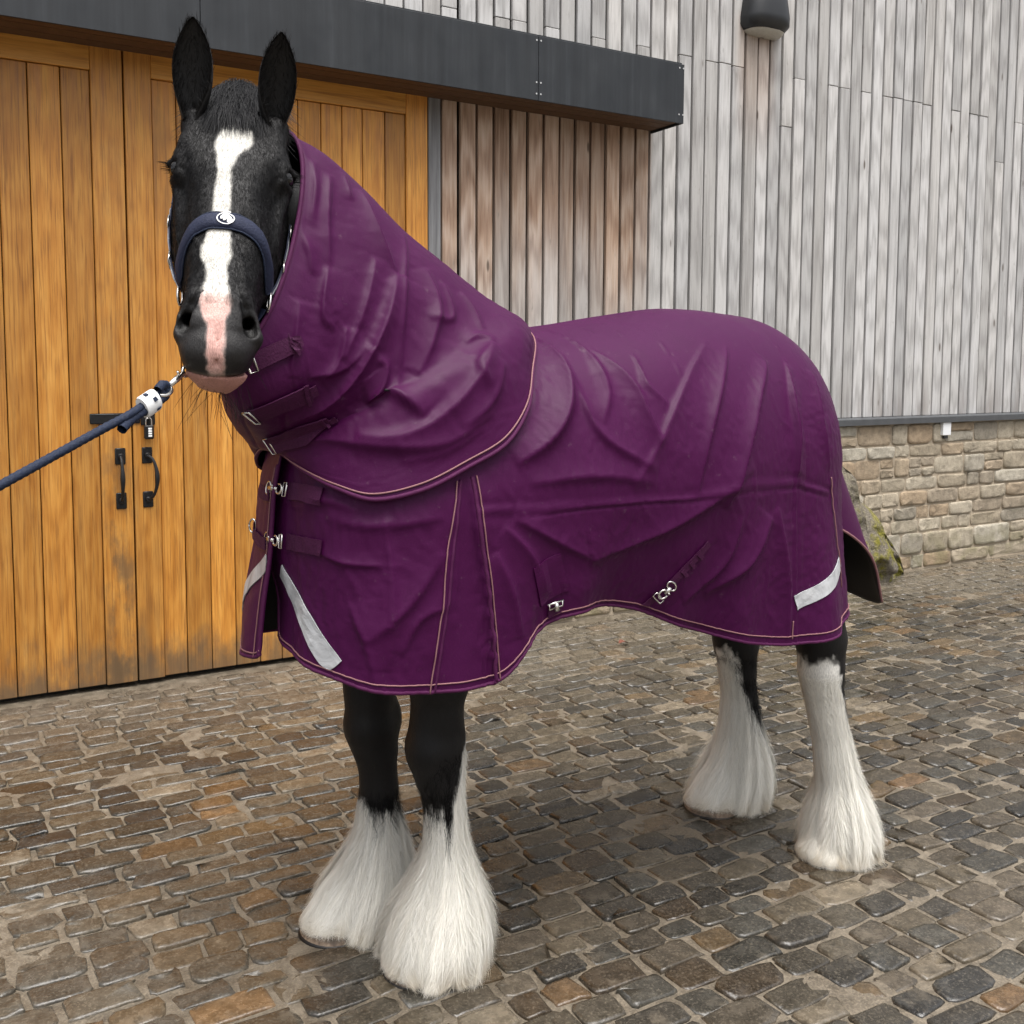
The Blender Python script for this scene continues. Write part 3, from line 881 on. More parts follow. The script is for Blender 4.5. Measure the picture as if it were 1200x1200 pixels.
def sett_mat():
    k = NT('gritstone_sett', 0.5, 0.5)
    p = k.pos()
    col = k.attr('tone')
    n1 = k.noise(p, 26, 5, 0.65); n2 = k.noise(p, 120, 4, 0.65); n3 = k.noise(p, 9, 3, 0.6)
    c = k.mix(1.0, col, k.ramp(n1, [(0.25, 0.20), (0.5, 0.42), (0.8, 0.8)]), 'MULTIPLY')
    c = k.mix(k.mr(n2, 0.48, 0.75, 0, 0.5), c, k.mix(0.5, col, (0.26, 0.22, 0.165)))
    c = k.mix(k.mr(k.noise(p, 330, 2), 0.62, 0.72, 0, 0.5), c, (0.03, 0.027, 0.022))
    # sandy silt lying on the stones in patches
    c = k.mix(k.mr(n3, 0.58, 0.78, 0, 0.3), c, (0.21, 0.175, 0.13))
    k.set('Base Color', c)
    k.set('Roughness', k.mr(k.ma('ADD', n1, k.ma('MULTIPLY', n3, 0.6)), 0.55, 1.05, 0.10, 0.34))
    k.set('Normal', k.bump(k.ma('ADD', k.ma('MULTIPLY', n2, 0.5), n1), 0.36, 0.008))
    return k.m

def mortar_mat():
    k = NT('sandy_joint', 0.75, 0.4)
    p = k.pos()
    n1 = k.noise(p, 14, 5, 0.65); n2 = k.noise(p, 160, 4, 0.7)
    c = k.ramp(n1, [(0.25, (0.04, 0.033, 0.024)), (0.5, (0.10, 0.083, 0.06)), (0.75, (0.18, 0.152, 0.113))])
    c = k.mix(k.mr(n2, 0.4, 0.75, 0, 0.5), c, (0.33, 0.27, 0.20))
    x, y, z = k.xyz(p)
    k.set('Base Color', c)
    k.set('Roughness', k.mr(n1, 0.35, 0.7, 0.30, 0.75))
    k.set('Normal', k.bump(k.ma('ADD', n1, k.ma('MULTIPLY', n2, 0.5)), 0.6, 0.012))
    return k.m

def wallstone_mat():
    k = NT('sandstone_rubble', 0.85, 0.3)
    p = k.pos(); r = k.rand()
    n1 = k.noise(p, 18, 5, 0.65); n2 = k.noise(p, 90, 4, 0.7); n3 = k.noise(p, 3.2, 4, 0.6)
    c = k.ramp(k.ma('FRACT', k.ma('MULTIPLY', r, 5.1)), [(0.0, (0.31, 0.26, 0.19)), (0.3, (0.40, 0.35, 0.27)), (0.55, (0.33, 0.245, 0.16)), (0.8, (0.28, 0.25, 0.20)), (1.0, (0.44, 0.40, 0.325))])
    c = k.mix(1.0, c, k.ramp(n1, [(0.25, 0.6), (0.5, 1.0), (0.8, 1.3)]), 'MULTIPLY')
    c = k.mix(k.mr(n2, 0.5, 0.75, 0, 0.4), c, (0.22, 0.17, 0.12))
    c = k.mix(k.mr(n3, 0.52, 0.72, 0, 0.65), c, (0.16, 0.14, 0.10))
    x, y, z = k.xyz(p)
    low = k.ma('MULTIPLY', k.mr(z, 0.05, 0.5, 1, 0), k.mr(k.noise(p, 6, 4), 0.4, 0.62))
    c = k.mix(k.ma('MULTIPLY', low, 0.55), c, (0.17, 0.155, 0.075))
    k.set('Base Color', c)
    k.set('Normal', k.bump(k.ma('ADD', n1, k.ma('MULTIPLY', n2, 0.6)), 0.7, 0.015))
    return k.m

def moss_mat():
    k = NT('mossy_stone', 0.9, 0.2)
    p = k.pos()
    n1 = k.noise(p, 7, 5, 0.65); n2 = k.noise(p, 60, 4, 0.7)
    st = k.ramp(n2, [(0.3, (0.07, 0.06, 0.048)), (0.7, (0.24, 0.21, 0.165))])
    mo = k.ramp(n2, [(0.3, (0.07, 0.072, 0.012)), (0.55, (0.20, 0.18, 0.03)), (0.75, (0.33, 0.29, 0.07))])
    x, y, z = k.xyz(p)
    up = k.mr(z, 0.40, 0.75, 1, 0.1)
    c = k.mix(k.ma('MULTIPLY', k.mr(n1, 0.42, 0.60), up), st, mo)
    k.set('Base Color', c)
    k.set('Normal', k.bump(k.ma('ADD', n1, n2), 0.8, 0.02))
    return k.m

def fascia_mat():
    k = NT('dark_grey_canopy_panel', 0.5, 0.4)
    p = k.pos()
    st = k.noise(k.scale(p, (22, 22, 0.8)), 1.0, 4, 0.6); n = k.noise(p, 5, 4)
    c = k.ramp(k.ma('ADD', k.ma('MULTIPLY', st, 0.6), k.ma('MULTIPLY', n, 0.4)), [(0.3, (0.009, 0.0105, 0.013)), (0.55, (0.019, 0.022, 0.026)), (0.75, (0.036, 0.040, 0.046))])
    k.set('Base Color', c)
    k.set('Roughness', k.mr(n, 0.3, 0.7, 0.42, 0.62))
    return k.m

def rug_mat(name='plum_ripstop', dark=1.0):
    k = NT(name, 0.5, 0.13)
    p = k.pos()
    n1 = k.noise(p, 9, 4, 0.6); n2 = k.noise(p, 190, 3, 0.6)
    c = k.mix(n1, (0.037 * dark, 0.0018 * dark, 0.029 * dark), (0.051 * dark, 0.0034 * dark, 0.042 * dark))
    c = k.mix(k.mr(n2, 0.4, 0.75, 0, 0.5), c, (0.053 * dark, 0.0052 * dark, 0.043 * dark))
    # faint dust
    c = k.mix(k.mr(k.noise(p, 42, 4, 0.7), 0.62, 0.8, 0, 0.18), c, (0.22, 0.16, 0.18))
    k.set('Base Color', c)
    k.set('Roughness', k.mr(n1, 0.3, 0.7, 0.44, 0.54))
    k.set('Sheen Weight', 0.02); k.set('Sheen Roughness', 0.4); k.set('Sheen Tint', (0.75, 0.45, 0.7))
    crk = k.noise(k.scale(p, (1, 1, 1)), 24, 5, 0.6, 0.6)
    b0 = k.bump(crk, 0.06, 0.012)
    k.set('Normal', k.bump(k.noise(p, 420, 2, 0.5), 0.22, 0.0016, b0))
    return k.m

def coat_mat():
    k = NT('horse_coat', 0.45, 0.24)
    c = k.attr('coat')
    p = k.pos()
    n = k.noise(k.scale(p, (1, 1, 0.22)), 420, 3, 0.6); n2 = k.noise(p, 14, 3)
    c2 = k.mix(1.0, c, k.ramp(n, [(0.3, 0.7), (0.5, 1.0), (0.75, 1.35)]), 'MULTIPLY')
    k.set('Base Color', c2)
    k.set('Roughness', k.mr(n2, 0.3, 0.7, 0.42, 0.55))
    k.set('Normal', k.bump(n, 0.4, 0.004))
    return k.m

def hair_mat(name, a, b, rough=0.55, trans=0.0):
    k = NT(name, rough, 0.18)
    c = k.attr('tone')
    k.set('Base Color', c)
    tr = k.n.new('ShaderNodeBsdfTranslucent'); k.l.new(c, tr.inputs[0])
    mx = k.n.new('ShaderNodeMixShader'); mx.inputs[0].default_value = 0.32
    k.l.new(k.b.outputs[0], mx.inputs[1]); k.l.new(tr.outputs[0], mx.inputs[2]); k.l.new(mx.outputs[0], k.out.inputs[0])
    return k.m
def hoof_mat():
    k = NT('horn_hoof', 0.6, 0.3)
    p = k.pos()
    n = k.noise(k.scale(p, (90, 90, 14)), 1.0, 4, 0.6); n2 = k.noise(k.scale(p, (14, 14, 60)), 1.0, 4, 0.6)
    c = k.ramp(n, [(0.3, (0.07, 0.050, 0.036)), (0.5, (0.17, 0.122, 0.086)), (0.75, (0.28, 0.215, 0.155))])
    c = k.mix(k.mr(n2, 0.45, 0.7, 0, 0.75), c, (0.05, 0.04, 0.032))
    k.set('Base Color', c); k.set('Normal', k.bump(k.ma('ADD', n, n2), 0.6, 0.006))
    return k.m
MAT = {}
MAT['door'] = wood_door(); MAT['clad'] = wood_clad(); MAT['sett'] = sett_mat(); MAT['joint'] = mortar_mat()
MAT['wallstone'] = wallstone_mat(); MAT['moss'] = moss_mat(); MAT['fascia'] = fascia_mat()
MAT['rug'] = rug_mat(); MAT['coat'] = coat_mat()
MAT['wallmortar'] = simple('lime_mortar', (0.36, 0.30, 0.225), 0.9, 0, 0.2, 25, 0.35, 0.6)
MAT['hair'] = hair_mat('feather_hair', 0, 0)
MAT['iron'] = simple('black_iron', (0.012, 0.012, 0.013), 0.42, 0.3, 0.5, 40, 0.4, 0.2)
MAT['backing'] = simple('dark_membrane', (0.012, 0.011, 0.010), 0.9)
MAT['greypost'] = None
MAT['steel'] = simple('nickel_plated_steel', (0.62, 0.60, 0.57), 0.25, 1.0, 0.5, 60, 0.15)
MAT['brass'] = simple('pale_brass', (0.62, 0.55, 0.45), 0.3, 1.0)
MAT['piping'] = simple('rose_tan_piping', (0.22, 0.105, 0.11), 0.6, 0, 0.3, 90, 0.2)
MAT['binding'] = simple('plum_binding_tape', (0.062, 0.008, 0.046), 0.7, 0, 0.2, 120, 0.25)
MAT['webbing'] = simple('plum_webbing', (0.046, 0.006, 0.034), 0.7, 0, 0.2, 200, 0.3, 0.4)
MAT['lining'] = simple('black_nylon_lining', (0.006, 0.005, 0.006), 0.7, 0, 0.3)
MAT['navy'] = simple('navy_padded_webbing', (0.008, 0.012, 0.034), 0.75, 0, 0.35, 220, 0.35, 0.4)
MAT['rope'] = simple('navy_braided_rope', (0.008, 0.014, 0.034), 0.7, 0, 0.3, 160, 0.4, 0.5)
MAT['white'] = simple('white_print', (0.75, 0.75, 0.74), 0.6)
MAT['hoof'] = hoof_mat()
MAT['shoe'] = simple('worn_iron_shoe', (0.03, 0.028, 0.027), 0.45, 0.8, 0.5, 60, 0.3)
MAT['eye'] = simple('dark_eye', (0.004, 0.003, 0.003), 0.06)
MAT['soffit'] = simple('stained_soffit_board', (0.10, 0.055, 0.03), 0.7, 0, 0.3, 30, 0.4)
MAT['trim'] = simple('dark_grey_drip_trim', (0.065, 0.068, 0.072), 0.5, 0, 0.4, 12, 0.35)
MAT['lamp_body'] = simple('black_lamp_plastic', (0.012, 0.013, 0.015), 0.4, 0, 0.5, 20, 0.2)
MAT['lamp_lens'] = simple('frosted_lens', (0.42, 0.40, 0.35), 0.45, 0, 0.5, 60, 0.2)
MAT['plastic'] = simple('white_plastic', (0.72, 0.73, 0.74), 0.45)
MAT['lens_refl'] = None
def refl_mat():
    k = NT('silver_reflective_tape', 0.42, 0.5, 0.0)
    p = k.pos()
    n = k.noise(p, 60, 4, 0.7); n2 = k.noise(p, 14, 4, 0.6, 1.0)
    c = k.ramp(n2, [(0.3, (0.26, 0.27, 0.285)), (0.5, (0.40, 0.41, 0.425)), (0.7, (0.50, 0.51, 0.525))])
    c = k.mix(k.mr(n, 0.6, 0.72, 0, 0.5), c, (0.25, 0.24, 0.25))
    k.set('Base Color', c); k.set('Normal', k.bump(n2, 0.4, 0.01))
    return k.m
MAT['refl'] = refl_mat()
def post_mat():
    k = NT('grey_painted_post', 0.75, 0.3)
    p = k.pos()
    n = k.noise(k.scale(p, (40, 40, 2)), 1.0, 5, 0.6)
    c = k.ramp(n, [(0.3, (0.13, 0.13, 0.135)), (0.7, (0.27, 0.27, 0.275))])
    k.set('Base Color', c); k.set('Normal', k.bump(n, 0.3, 0.004))
    return k.m
MAT['greypost'] = post_mat()
# ------------------------------------------------------------------ ground: joints and setts
gx = np.concatenate([[-60, -20, -8, -4], np.arange(-2.7, 12.65, 0.032), [15, 20, 40, 80]])
gy = np.concatenate([[-60, -20, -5, -1, 0.2], np.arange(0.45, 5.33, 0.032), [5.6, 8, 20, 60]])
GX, GY = np.meshgrid(gx, gy, indexing='ij')
GP = np.stack([GX, GY, 0 * GX], -1)
inner = sstep(-2.7, -2.2, GX) * sstep(12.6, 12.1, GX) * sstep(0.45, 0.9, GY) * sstep(5.33, 5.27, GY)
GP[..., 2] = (0.0035 + 0.011 * noise3(GP, 7, 41) + 0.008 * noise3(GP, 2.3, 42)) * inner
ground_me = mesh_np('yard_ground', GP.reshape(-1, 3), grid_faces(*GX.shape)[:, ::-1], True)
ground = obj('yard_ground', ground_me, MAT['joint'])
tag(ground, 'sandy joints and bed of the cobbled yard', 'ground', kind='structure')

PAL = np.array([(0.088, 0.074, 0.054), (0.120, 0.100, 0.072), (0.060, 0.053, 0.043), (0.155, 0.125, 0.085), (0.185, 0.125, 0.066),
                (0.21, 0.125, 0.060), (0.046, 0.044, 0.040), (0.13, 0.105, 0.075), (0.27, 0.22, 0.155), (0.095, 0.066, 0.040), (0.088, 0.082, 0.068)])
PW = np.array([3, 3, 2.2, 2.5, 1.5, 0.7, 1.6, 2.5, 0.9, 1.3, 2.5]); PW = PW / PW.sum()
def sett_shape(L, W, r):
    """one pillow-topped stone: outline of 12 points, three rings and a crown"""
    n = 12
    ang = np.linspace(0, 2 * np.pi, n, endpoint=False) + r.uniform(0, 0.5)
    ca, sa = np.cos(ang), np.sin(ang)
    e = r.uniform(0.22, 0.40)
    ox = np.sign(ca) * np.abs(ca) ** e * L / 2; oy = np.sign(sa) * np.abs(sa) ** e * W / 2
    ox = ox * (1 + r.normal(0, 0.022, n)) + r.normal(0, 0.004, n)
    oy = oy * (1 + r.normal(0, 0.03, n)) + r.normal(0, 0.0035, n)
    h = r.uniform(0.007, 0.014)
    tilt = r.normal(0, 0.020, 2)
    vs = []
    for s, z in ((1.0, -0.014), (0.99, 0.5), (0.955, 0.9), (0.78, 1.0)):
        zz = z * h if z > 0 else z
        for i in range(n):
            k = 0 if z < 0 else 1
            vs.append((ox[i] * s, oy[i] * s, zz + k * (tilt[0] * ox[i] + tilt[1] * oy[i] + r.normal(0, 0.0013))))
    vs.append((0, 0, h * 1.02))
    fs = []
    for k in range(3):
        for i in range(n):
            j = (i + 1) % n
            fs.append((k * n + i, k * n + j, (k + 1) * n + j, (k + 1) * n + i))
    for i in range(n):
        fs.append((3 * n + i, 3 * n + (i + 1) % n, 4 * n))
    return np.array(vs), fs

setts = []          # (cx, cy, verts, faces, tone)
sr = np.random.default_rng(21)
ycur = 0.55
while ycur < 5.24:
    Wr = sr.uniform(0.078, 0.115)
    xcur = -2.6 + sr.uniform(0, 0.2)
    ph = sr.uniform(0, 6)
    while xcur < 12.5:
        L = sr.uniform(0.115, 0.215)
        if sr.random() < 0.12: L *= 0.65
        jx = sr.uniform(0.006, 0.020); jy = sr.uniform(0.005, 0.016)
        cx = xcur + L / 2; cy = ycur + Wr / 2 + 0.02 * math.sin(cx * 0.9 + ph * 0.15) + sr.normal(0, 0.004)
        xcur += L + jx * 0.6
        if cy + Wr / 2 > 5.235: continue
        vs, fs = sett_shape(L - jx * 0.45, Wr - jy * 0.45, sr)
        a = sr.normal(0, 0.022); c, s = math.cos(a), math.sin(a)
        vs[:, :2] = vs[:, :2] @ np.array([[c, s], [-s, c]])
        tone = PAL[sr.choice(len(PAL), p=PW)] * sr.uniform(0.75, 1.3)
        wet = float(noise3(np.array([[cx * 0.9, cy * 0.9, 0.3]]), 1.0, 6)[0])
        tone = tone * (0.85 + 0.75 * wet)
        k = 0.35 * float(sstep(0.05, 0.4, noise3(np.array([[cx * 0.6, cy * 0.6, 7.3]]), 1.0, 9)[0]))
        tone = tone * (1 - k) + np.array((0.24, 0.21, 0.165)) * k
        # silty, paler strip along the building
        k = float(sstep(4.2, 5.1, cy)) * 0.6
        tone = tone * (1 - k) + np.array((0.30, 0.255, 0.195)) * k
        setts.append((cx, cy, vs, fs, tone))
    ycur += Wr
def in_view(cx, cy):
    d = np.array([cx, cy, 0]) - np.array([0, 0, 1.65])
    R = np.array([math.cos(PHI), -math.sin(PHI), 0]); Fh = np.array([math.sin(PHI), math.cos(PHI), 0])
    fw = Fh * math.cos(PITCH) - np.array([0, 0, 1]) * math.sin(PITCH); up = Fh * math.sin(PITCH) + np.array([0, 0, 1]) * math.cos(PITCH)
    z = d @ fw
    if z < 0.3: return 1e9
    X = 545 + 1170 * (d @ R) / z; Y = 528 - 1170 * (d @ up) / z
    return z if (-30 < X < 1230 and Y < 1230) else 1e6 + z
order = sorted(range(len(setts)), key=lambda i: in_view(setts[i][0], setts[i][1]))
# stones under the horse's feet or hidden by it count too: all are real stones of the yard
near_ids = set(order[:300])
def set_tone(me, cols):
    at = me.color_attributes.new('tone', 'FLOAT_COLOR', 'POINT')
    c = np.ones((len(me.vertices), 4), np.float32); c[:, :3] = cols
    at.data.foreach_set('color', c.ravel())
rv, rf, rc = [], [], []
nb = 0
for i, (cx, cy, vs, fs, tone) in enumerate(setts):
    if i in near_ids:
        me = mesh_np('cobblestone', vs, fs, True)
        set_tone(me, np.tile(tone, (len(vs), 1)))
        o = obj('cobblestone', me, MAT['sett'], ground, (cx, cy, 0.0))
    else:
        rv.append(vs + np.array([cx, cy, 0])); rf += [tuple(k + nb for k in f) for f in fs]
        rc.append(np.tile(tone, (len(vs), 1))); nb += len(vs)
me = mesh_np('far_cobblestones', np.concatenate(rv), rf, True)
set_tone(me, np.concatenate(rc))
tag(obj('far_cobblestones', me, MAT['sett'], ground), kind='stuff')

# ------------------------------------------------------------------ barn
WY = 5.33                              # face of doors and cladding
barn = empty('barn', (3.0, 5.5, 0))
tag(barn, 'timber clad barn with stone plinth, dark canopy and golden wooden double doors', 'barn')
b = MB().box(-3.2, 14.0, 5.42, 5.75, 0.0, 6.2)
b.build('rear_wall', MAT['backing'], barn)

# cladding boards
clad = empty('cladding', (3.0, 5.4, 0)); clad.parent = barn; clad.location = (0, -0.1, 0)
cr = np.random.default_rng(5)
PITCHB = 0.1218
def board(x0, x1, y0, z0, z1, name, parent, mat, thick=0.03, bev=0.003):
    b = MB().box(x0, x1, y0, y0 + thick, z0, z1, bev)
    return b.build(name, mat, parent)
x = 2.862
# boards right of the doors
while x < 12.6:
    g = 0.018 + cr.uniform(0, 0.005)
    dy = cr.uniform(-0.006, 0.006)
    x1 = x + PITCHB - g
    seam = 3.785 + cr.uniform(-0.004, 0.004)
    if cr.random() < 0.03: seam -= 0.36
    zb = 1.285
    if cr.random() < 0.62:
        board(x, x1, WY + dy, zb, seam, 'plank', clad, MAT['clad'])
        board(x, x1, WY + dy + cr.uniform(-0.003, 0.003), seam + 0.004, 5.9, 'plank', clad, MAT['clad'])
    else:
        board(x, x1, WY + dy, zb, 5.9, 'plank', clad, MAT['clad'])
    x += PITCHB
x = 2.862 - PITCHB
while x > -2.4:
    g = 0.010 + cr.uniform(0, 0.004); dy = cr.uniform(-0.004, 0.004)
    x1 = x + PITCHB - g
    if cr.random() < 0.5:
        board(x, x1, WY + dy, 3.32, 3.785, 'plank', clad, MAT['clad'])
        board(x, x1, WY + dy + 0.002, 3.789, 5.9, 'plank', clad, MAT['clad'])
    else:
        board(x, x1, WY + dy, 3.32, 5.9, 'plank', clad, MAT['clad'])
    x -= PITCHB

# canopy over the doors
can = empty('canopy'); can.parent = barn; can.location = (0, -0.3, 3.4)
CF = 5.012
xs = [-2.6, -0.9, 1.35, 3.33, 4.447]
for i in range(4):
    x0, x1 = xs[i] + (0.0015 if i else 0), xs[i + 1] - 0.0015
    b = MB().box(x0, x1, CF, CF + 0.012, 3.232, 3.60, 0.0015)
    b.build('front_panel', MAT['fascia'], can)
b = MB().box(4.436, 4.447, CF + 0.0125, WY - 0.004, 3.232, 3.60)
b.build('end_panel', MAT['fascia'], can)
b = MB().box(-2.6, 4.4355, CF + 0.0125, WY - 0.004, 3.598, 3.612)
b.build('top_sheet', MAT['fascia'], can)
for k in range(3):
    y0 = CF + 0.02 + k * 0.096
    b = MB().box(-2.6, 4.43, y0, y0 + 0.09, 3.246, 3.268)
    b.build('soffit_board', MAT['soffit'], can)
def screw(x, z):
    mb = MB()
    n = 8
    vs = [(x + 0.0055 * math.cos(2 * math.pi * i / n), CF - 0.002, z + 0.0055 * math.sin(2 * math.pi * i / n)) for i in range(n)]
    vs += [(x + 0.0065 * math.cos(2 * math.pi * i / n), CF + 0.001, z + 0.0065 * math.sin(2 * math.pi * i / n)) for i in range(n)]
    fs = [tuple(range(n - 1, -1, -1))[::-1]] + [(i, i + n, (i + 1) % n + n, (i + 1) % n) for i in range(n)]
    mb.add(vs, fs).build('screw', MAT['steel'], can)
for xx in (3.315, 3.345):
    for zz in (3.27, 3.335, 3.575): screw(xx, zz)
for xx in (4.405, 4.437):
    for zz in (3.285, 3.575): screw(xx, zz)

# door frame post
b = MB().box(2.764, 2.846, WY - 0.006, WY + 0.09, 0.0, 3.318, 0.004)
b.build('door_post', MAT['greypost'], barn)
b = MB().box(-2.3, 2.76, WY + 0.06, WY + 0.09, 0.0, 3.318)
b.build('door_backing', MAT['backing'], barn)

def handle(parent, x, z0, z1, bow):
    mb = MB()
    y = WY - 0.018
    for z in (z0, z1):
        mb.box(x - 0.026, x + 0.026, y - 0.006, y, z - 0.042, z + 0.042, 0.004)
        mb.box(x - 0.012, x + 0.012, y - 0.022, y - 0.006, z - 0.014, z + 0.014, 0.004)
    s = np.linspace(0, 1, 15)
    zz = z0 + (z1 - z0) * s
    bulge = np.sin(np.pi * s) ** 0.45
    pts = np.stack([x + bow * bulge, y - 0.016 - 0.042 * bulge, zz], -1)
    rr = 0.0075 + 0.0055 * np.exp(-((s - 0.5) / 0.2) ** 2)
    mb.tube(pts, rr, 8)
    return mb.build('handle', MAT['iron'], parent, auto=40)

def door_leaf(name_label, x0, x1, stile_l, stile_r, boards):
    d = empty('door'); d.parent = barn
    d.location = Vector(((x0 + x1) / 2, WY, 0)) - Vector(barn.location)
    d['label'] = name_label
    zt = 3.312; zb = 0.028
    # stiles and top rail stand proud of the boards
    if stile_r: board(x1 - stile_r, x1, WY - 0.018, zb, zt, 'stile', d, MAT['door'], 0.06, 0.003)
    if stile_l: board(x0, x0 + stile_l, WY - 0.018, zb, zt, 'stile', d, MAT['door'], 0.06, 0.003)
    MBr = MB().box(x0 + stile_l + 0.001, x1 - stile_r - 0.001, WY - 0.017, WY + 0.04, 3.132, zt, 0.003)
    MBr.build('top_rail', MAT['rail'], d)
    for a_, b_ in boards:
        board(a_ + 0.0025, b_ - 0.0025, WY - 0.004 + cr.uniform(-0.0015, 0.0015), zb + 0.002, 3.1295, 'plank', d, MAT['door'], 0.03, 0.003)
    return d
def rail_mat():
    k = NT('varnished_oak_rail', 0.42, 0.4)
    p = k.pos()
    gr = k.noise(k.scale(p, (1.8, 30, 42)), 1.0, 5, 0.6, 0.8)
    fine = k.noise(k.scale(p, (6, 160, 170)), 1.0, 3, 0.6)
    c = k.ramp(gr, [(0.25, (0.30, 0.115, 0.020)), (0.5, (0.54, 0.25, 0.045)), (0.75, (0.66, 0.345, 0.078))])
    c = k.mix(k.mr(fine, 0.5, 0.8, 0, 0.4), c, (0.17, 0.065, 0.014))
    k.set('Base Color', c); k.set('Normal', k.bump(gr, 0.25, 0.004))
    return k.m
MAT['rail'] = rail_mat()
def splitb(x0, x1, w):
    n = max(1, round((x1 - x0) / w)); e = np.linspace(x0, x1, n + 1)
    e[1:-1] += cr.uniform(-0.008, 0.008, n - 1)
    return list(zip(e[:-1], e[1:]))
xl0, xl1, xr1 = -0.66, 1.031, 2.752
dl = door_leaf('golden oak boarded barn door leaf with weathered meeting stile', xl0, xl1, 0.145, 0.152, splitb(xl0 + 0.146, xl1 - 0.153, 0.145))
dr = door_leaf('golden oak boarded barn door leaf beside the grey post', xl1 + 0.009, xr1, 0.132, 0.138, splitb(xl1 + 0.009 + 0.133, xr1 - 0.139, 0.133))
dl2 = door_leaf('golden oak boarded barn door leaf at the hidden end', -2.3, xl0 - 0.009, 0.13, 0.14, splitb(-2.17, xl0 - 0.15, 0.14))
h = handle(dl, 0.972, 0.985, 1.215, 0.0)
h = handle(dr, 1.106, 0.985, 1.215, 0.038)
# hasp bar across the meeting stiles
mb = MB()
y = WY - 0.020
mb.box(0.828, 1.075, y - 0.007, y, 1.382, 1.436, 0.005)
mb.build('hasp', MAT['iron'], dl, auto=40)
mb = MB()
mb.box(1.078, 1.15, y - 0.005, y, 1.372, 1.444, 0.004)
mb.tube(curve([(1.112, y - 0.002, 1.425), (1.112, y - 0.03, 1.425), (1.112, y - 0.036, 1.409), (1.112, y - 0.03, 1.393), (1.112, y - 0.002, 1.393)], 12), 0.005, 6)
mb.build('staple', MAT['iron'], dr, auto=40)
# padlock hanging from the staple
pad = empty('padlock', (1.112, y - 0.03, 1.30))
tag(pad, 'small dark combination padlock hanging from the door hasp', 'padlock')
mb = MB().box(1.088, 1.136, y - 0.046, y - 0.016, 1.300, 1.372, 0.006)
lock = mb.build('lock_body', MAT['iron'], pad, auto=30)
mb = MB().tube(curve([(1.098, y - 0.031, 1.365), (1.098, y - 0.031, 1.395), (1.105, y - 0.031, 1.408), (1.119, y - 0.031, 1.408), (1.126, y - 0.031, 1.395), (1.126, y - 0.031, 1.365)], 20), 0.0038, 6)
mb.build('shackle', MAT['steel'], pad, smooth=True)
for k in range(4):
    z = 1.312 + k * 0.0125
    MB().box(1.106, 1.124, y - 0.0485, y - 0.0445, z, z + 0.0095, 0.001).build('dial', MAT['white'], pad)

# stone plinth under the cladding
plinth = empty('stone_plinth'); plinth.parent = barn; plinth.location = (0, -0.1, 0)
MB().box(2.852, 13.0, 5.308, 5.415, 0.0, 1.225).build('mortar_bed', MAT['wallmortar'], plinth)
pr = np.random.default_rng(12)
def wall_stone(x0, x1, z0, z1):
    n = 14
    L, Hh = x1 - x0, z1 - z0
    ang = np.linspace(0, 2 * np.pi, n, endpoint=False)
    ca, sa = np.cos(ang), np.sin(ang)
    e = pr.uniform(0.20, 0.34)
    ox = np.sign(ca) * np.abs(ca) ** e * L / 2 * (1 + pr.normal(0, 0.012, n)) + pr.normal(0, 0.003, n)
    oz = np.sign(sa) * np.abs(sa) ** e * Hh / 2 * (1 + pr.normal(0, 0.02, n)) + pr.normal(0, 0.003, n)
    d = pr.uniform(0.010, 0.026)
    cx, cz = (x0 + x1) / 2, (z0 + z1) / 2
    vs = []
    for s, yy in ((1.0, 0.02), (0.99, -0.72 * d), (0.945, -1.0 * d), (0.7, -1.04 * d)):
        for i in range(n):
            vs.append((cx + ox[i] * s, 5.315 + yy + (pr.normal(0, 0.0022) if yy < 0 else 0), cz + oz[i] * s))
    vs.append((cx, 5.315 - 1.05 * d, cz))
    fs = []
    for k in range(3):
        for i in range(n):
            j = (i + 1) % n
            fs.append((k * n + i, k * n + j, (k + 1) * n + j, (k + 1) * n + i))
    for i in range(n): fs.append((3 * n + i, 3 * n + (i + 1) % n, 4 * n))
    me = mesh_np('stone', vs, fs, True)
    obj('stone', me, MAT['wallstone'], plinth)
z = 0.012
rows = []
while z < 1.16:
    hh = pr.uniform(0.095, 0.19)
    if z + hh > 1.10: hh = 1.222 - z
    rows.append((z, min(z + hh, 1.222))); z += hh
for (z0, z1) in rows:
    x = 2.87 + pr.uniform(0, 0.1)
    while x < 12.6:
        L = pr.uniform(0.16, 0.62)
        if x < 7.6 and x > 6: L = pr.uniform(0.13, 0.42)
        x1 = x + L
        g = 0.010
        if z1 - z0 > 0.14 and pr.random() < 0.28:
            zm = z0 + (z1 - z0) * pr.uniform(0.42, 0.58)
            wall_stone(x + g / 2, x1 - g / 2, z0 + g / 2, zm - g / 2); wall_stone(x + g / 2, x1 - g / 2, zm + g / 2, z1 - g / 2)
        else:
            wall_stone(x + g / 2, x1 - g / 2, z0 + g / 2, z1 - g / 2)
        x = x1
# drip trim between stone and boards
mb = MB()
prof = [(5.25, 1.226), (5.25, 1.272), (5.262, 1.283), (5.40, 1.284), (5.40, 1.226)]
vs = [(xx, yy, zz) for xx in (2.85, 13.0) for yy, zz in prof]
n = len(prof)
mb.add(vs, [(i, i + n, (i + 1) % n + n, (i + 1) % n) for i in range(n)] + [tuple(range(n)), tuple(range(2 * n - 1, n - 1, -1))])
mb.build('drip_trim', MAT['trim'], barn)
# small white vent box under the trim
vb = empty('vent_box', (7.60, 5.27, 1.10)); tag(vb, 'small white plastic box on the stone plinth just under the dark trim', 'vent')
MB().box(7.552, 7.655, 5.262, 5.30, 1.115, 1.2255, 0.004).build('cover', MAT['plastic'], vb)
MB().box(7.575, 7.625, 5.268, 5.30, 1.088, 1.1145, 0.002).build('outlet', MAT['lamp_body'], vb)

